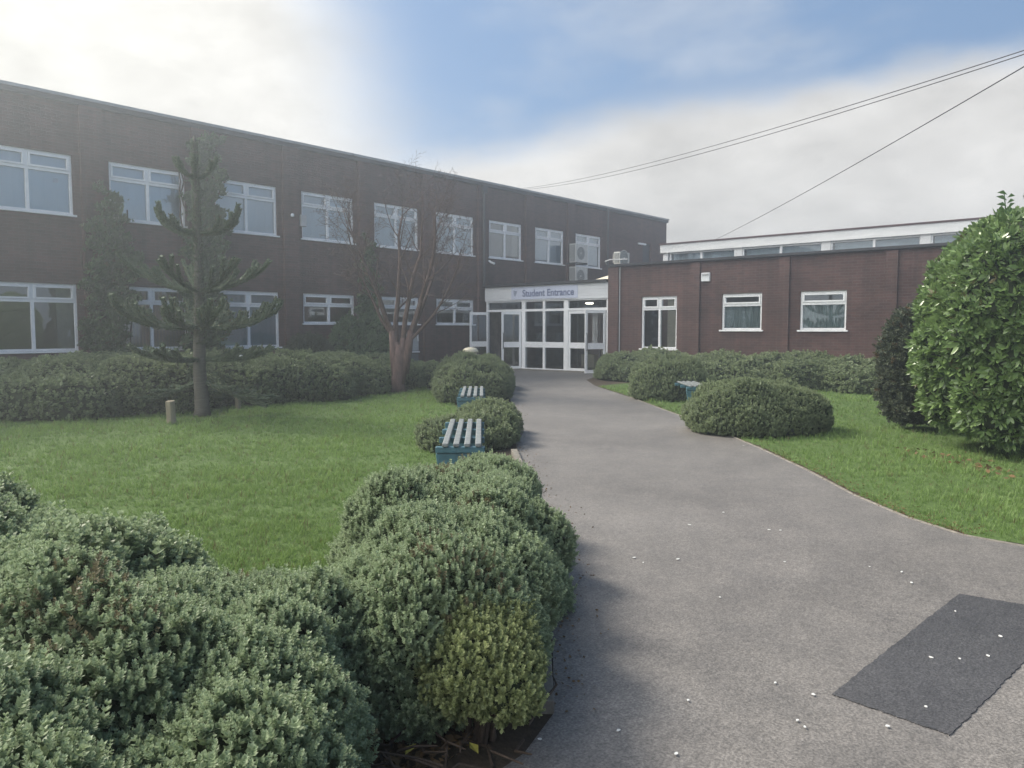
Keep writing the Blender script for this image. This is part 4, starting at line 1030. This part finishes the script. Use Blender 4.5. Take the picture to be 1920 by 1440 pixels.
# ------------------------------------------------------------------ litter under the near bushes, petals on the path
rg = np.random.default_rng(99)
n = 1500; r_ = rg.uniform(0, 1, n); P = np.stack([1.0 + 1.4 * r_ + rg.normal(size=n) * .12, 1.66 + .35 * r_ + rg.random(n) * .5, rg.uniform(.012, .035, n)], 1)
P = P[~in_poly(P, PL + [(-10, -14), (9, -14)] + PR)]
lt = (np.array([[0, 0, -.5], [.3, .05, 0], [0, 0, .5], [-.3, .08, 0]]), np.array([(0, 1, 2, 3)]), np.array([0, .5, 1, .5]))
D = rg.normal(size=P.shape) * np.array([1, 1, .25])
V, F, T = scatter(P, D, .035 * (.5 + rg.random(len(P))), *lt, rg, dead=.5)
tag(link('leaf_litter', fast_mesh('leaf_litter', V, F, M_litter, T)), 'dark fallen leaves on the soil under the near bushes', 'leaf litter', kind='stuff')
n = 90; a = rg.random(n); P = np.stack([8.9 + 1.3 * a + rg.normal(size=n) * .15, 1.0 + 1.35 * a + rg.normal(size=n) * .22, rg.uniform(.02, .05, n)], 1)
V, F, T = scatter(P, rg.normal(size=P.shape) * np.array([1, 1, .25]), .06 * (.5 + rg.random(n)), *lt, rg, dead=.7)
tag(link('leaf_litter', fast_mesh('leaf_litter', V, F, M_litter, T)), 'brown fallen leaves on the ground at the foot of the laurel', 'leaf litter', kind='stuff')
def along(pts, n, off, sp):
    o = []
    for _ in range(n):
        i = rg.integers(0, len(pts) - 1); a, b = pts[i], pts[i + 1]; t = rg.random(); d = Vector((b[0] - a[0], b[1] - a[1])).normalized(); k = off + abs(rg.normal()) * sp * (1 if off >= 0 else -1)
        o.append((a[0] + (b[0] - a[0]) * t + d.y * k, a[1] + (b[1] - a[1]) * t - d.x * k, .012 + .004 * rg.random()))
    return np.array(o)
P = np.concatenate([along(PR[3:-2], 1100, -.0, .16) * np.array([1, 1, 1]), along(list(reversed(PL[3:9])), 700, 0, .12), along(PR[3:-2], 500, .02, .1)])
V, F, T = scatter(P, rg.normal(size=P.shape) * np.array([1, 1, .2]), .016 * (.5 + rg.random(len(P))), *lt, rg, dead=.6)
tag(link('leaf_crumbs', fast_mesh('leaf_crumbs', V, F, M_litter, T)), 'dark crumbled leaf bits along both edges of the path', 'leaf litter', kind='stuff')
tw = MB(); rr = random.Random(3)
for k in range(46):
    x = rr.uniform(1.3, 2.25); y = 1.72 + rr.random() * .42; a = rr.random() * 6.28; ln = rr.uniform(.06, .26); z = rr.uniform(.015, .07)
    tw.tube([(x, y, z), (x + math.cos(a) * ln * .5, y + math.sin(a) * ln * .5, z + rr.uniform(0, .06)), (x + math.cos(a + .4) * ln, y + math.sin(a + .4) * ln, z + rr.uniform(-.01, .08))], [.006, .005, .003], 5)
tag(tw.build('twigs', M_dirt), 'bare dry twigs on the soil below the small near bush', 'twigs', kind='stuff')
st = MB().lathe([(.13, 0), (.14, .04), (.11, .10), (.04, .125)], 12).build('tree_stump', M_stone, None, (1.50, 1.80, 0), smooth=True); tag(st, 'reddish brown stump on the soil at the bottom edge beside the near mound', 'stump'); st.scale = (.8, .6, .7)
for (x, y, a, lb) in ((1.70, 1.96, .3, 'yellow fallen leaf on the soil, nearer the large mound'), (1.85, 1.80, 1.2, 'yellow fallen leaf on the soil, nearer the path')):
    o = MB(); o.v = [(-.035, 0, 0), (0, .016, .008), (.04, 0, .004), (0, -.016, .010)]; o.f = [(0, 3, 2, 1)]; o = o.build('fallen_leaf', M_yellow, None, (x, y, .05), a); tag(o, lb, 'leaf')
pet = [(4.23, 2.66), (4.18, 2.56), (4.39, 2.43), (4.79, 1.89), (5.04, 1.45), (5.06, 1.27), (4.88, 1.17), (3.91, 1.9), (3.1, 1.25), (2.72, 1.45), (3.1, 1.09), (2.34, 1.53), (2.34, 1.29), (2.85, 1.06), (2.82, 1.02), (3.03, .79), (3.29, .72), (3.81, .82), (3.88, .72), (4.0, .63), (4.3, .63), (4.53, .87), (5.77, 2.79), (5.23, 2.8), (5.49, 2.29), (5.53, 2.22), (10.21, 4.93), (9.28, 4.23), (7.2, 2.04), (2.1, 1.71), (1.82, 1.72)]
for k, (x, y) in enumerate(pet):
    rr = random.Random(k); n = 7; s = rr.uniform(.004, .008); el = rr.uniform(1.0, 1.9)
    pts = [(s * el * math.cos(6.283 * j / n) * rr.uniform(.8, 1.15), s * math.sin(6.283 * j / n) * rr.uniform(.8, 1.15)) for j in range(n)]
    o = MB().prism(pts, 0, .003).build('petal', M_petal, None, (x, y, .014), rr.random() * 3); onp = k in (16, 17, 18, 19, 20, 21)
    tag(o, 'white petal lying on the dark tarmac patch' if onp else 'white petal lying on the grey tarmac path', 'petal', 'petals on the dark patch' if onp else 'petals scattered on the path')

# ------------------------------------------------------------------ lens veil as a volume
HZ = 0.0088
t = MT('veil_haze_air'); t.t.nodes.remove(t.b)
pv = t.n('ShaderNodeVolumePrincipled'); pv.inputs['Color'].default_value = (.80, .88, .95, 1); pv.inputs['Density'].default_value = HZ; pv.inputs['Anisotropy'].default_value = .70
t.l(pv.outputs[0], t.o.inputs['Volume'])
hz = MB().box(-122, 142, -122, 142, -1, 8.5).build('veil_haze', t.m); tag(hz, kind='stuff')  # scene-wide volume added to approximate a bluish lens veil towards the sun
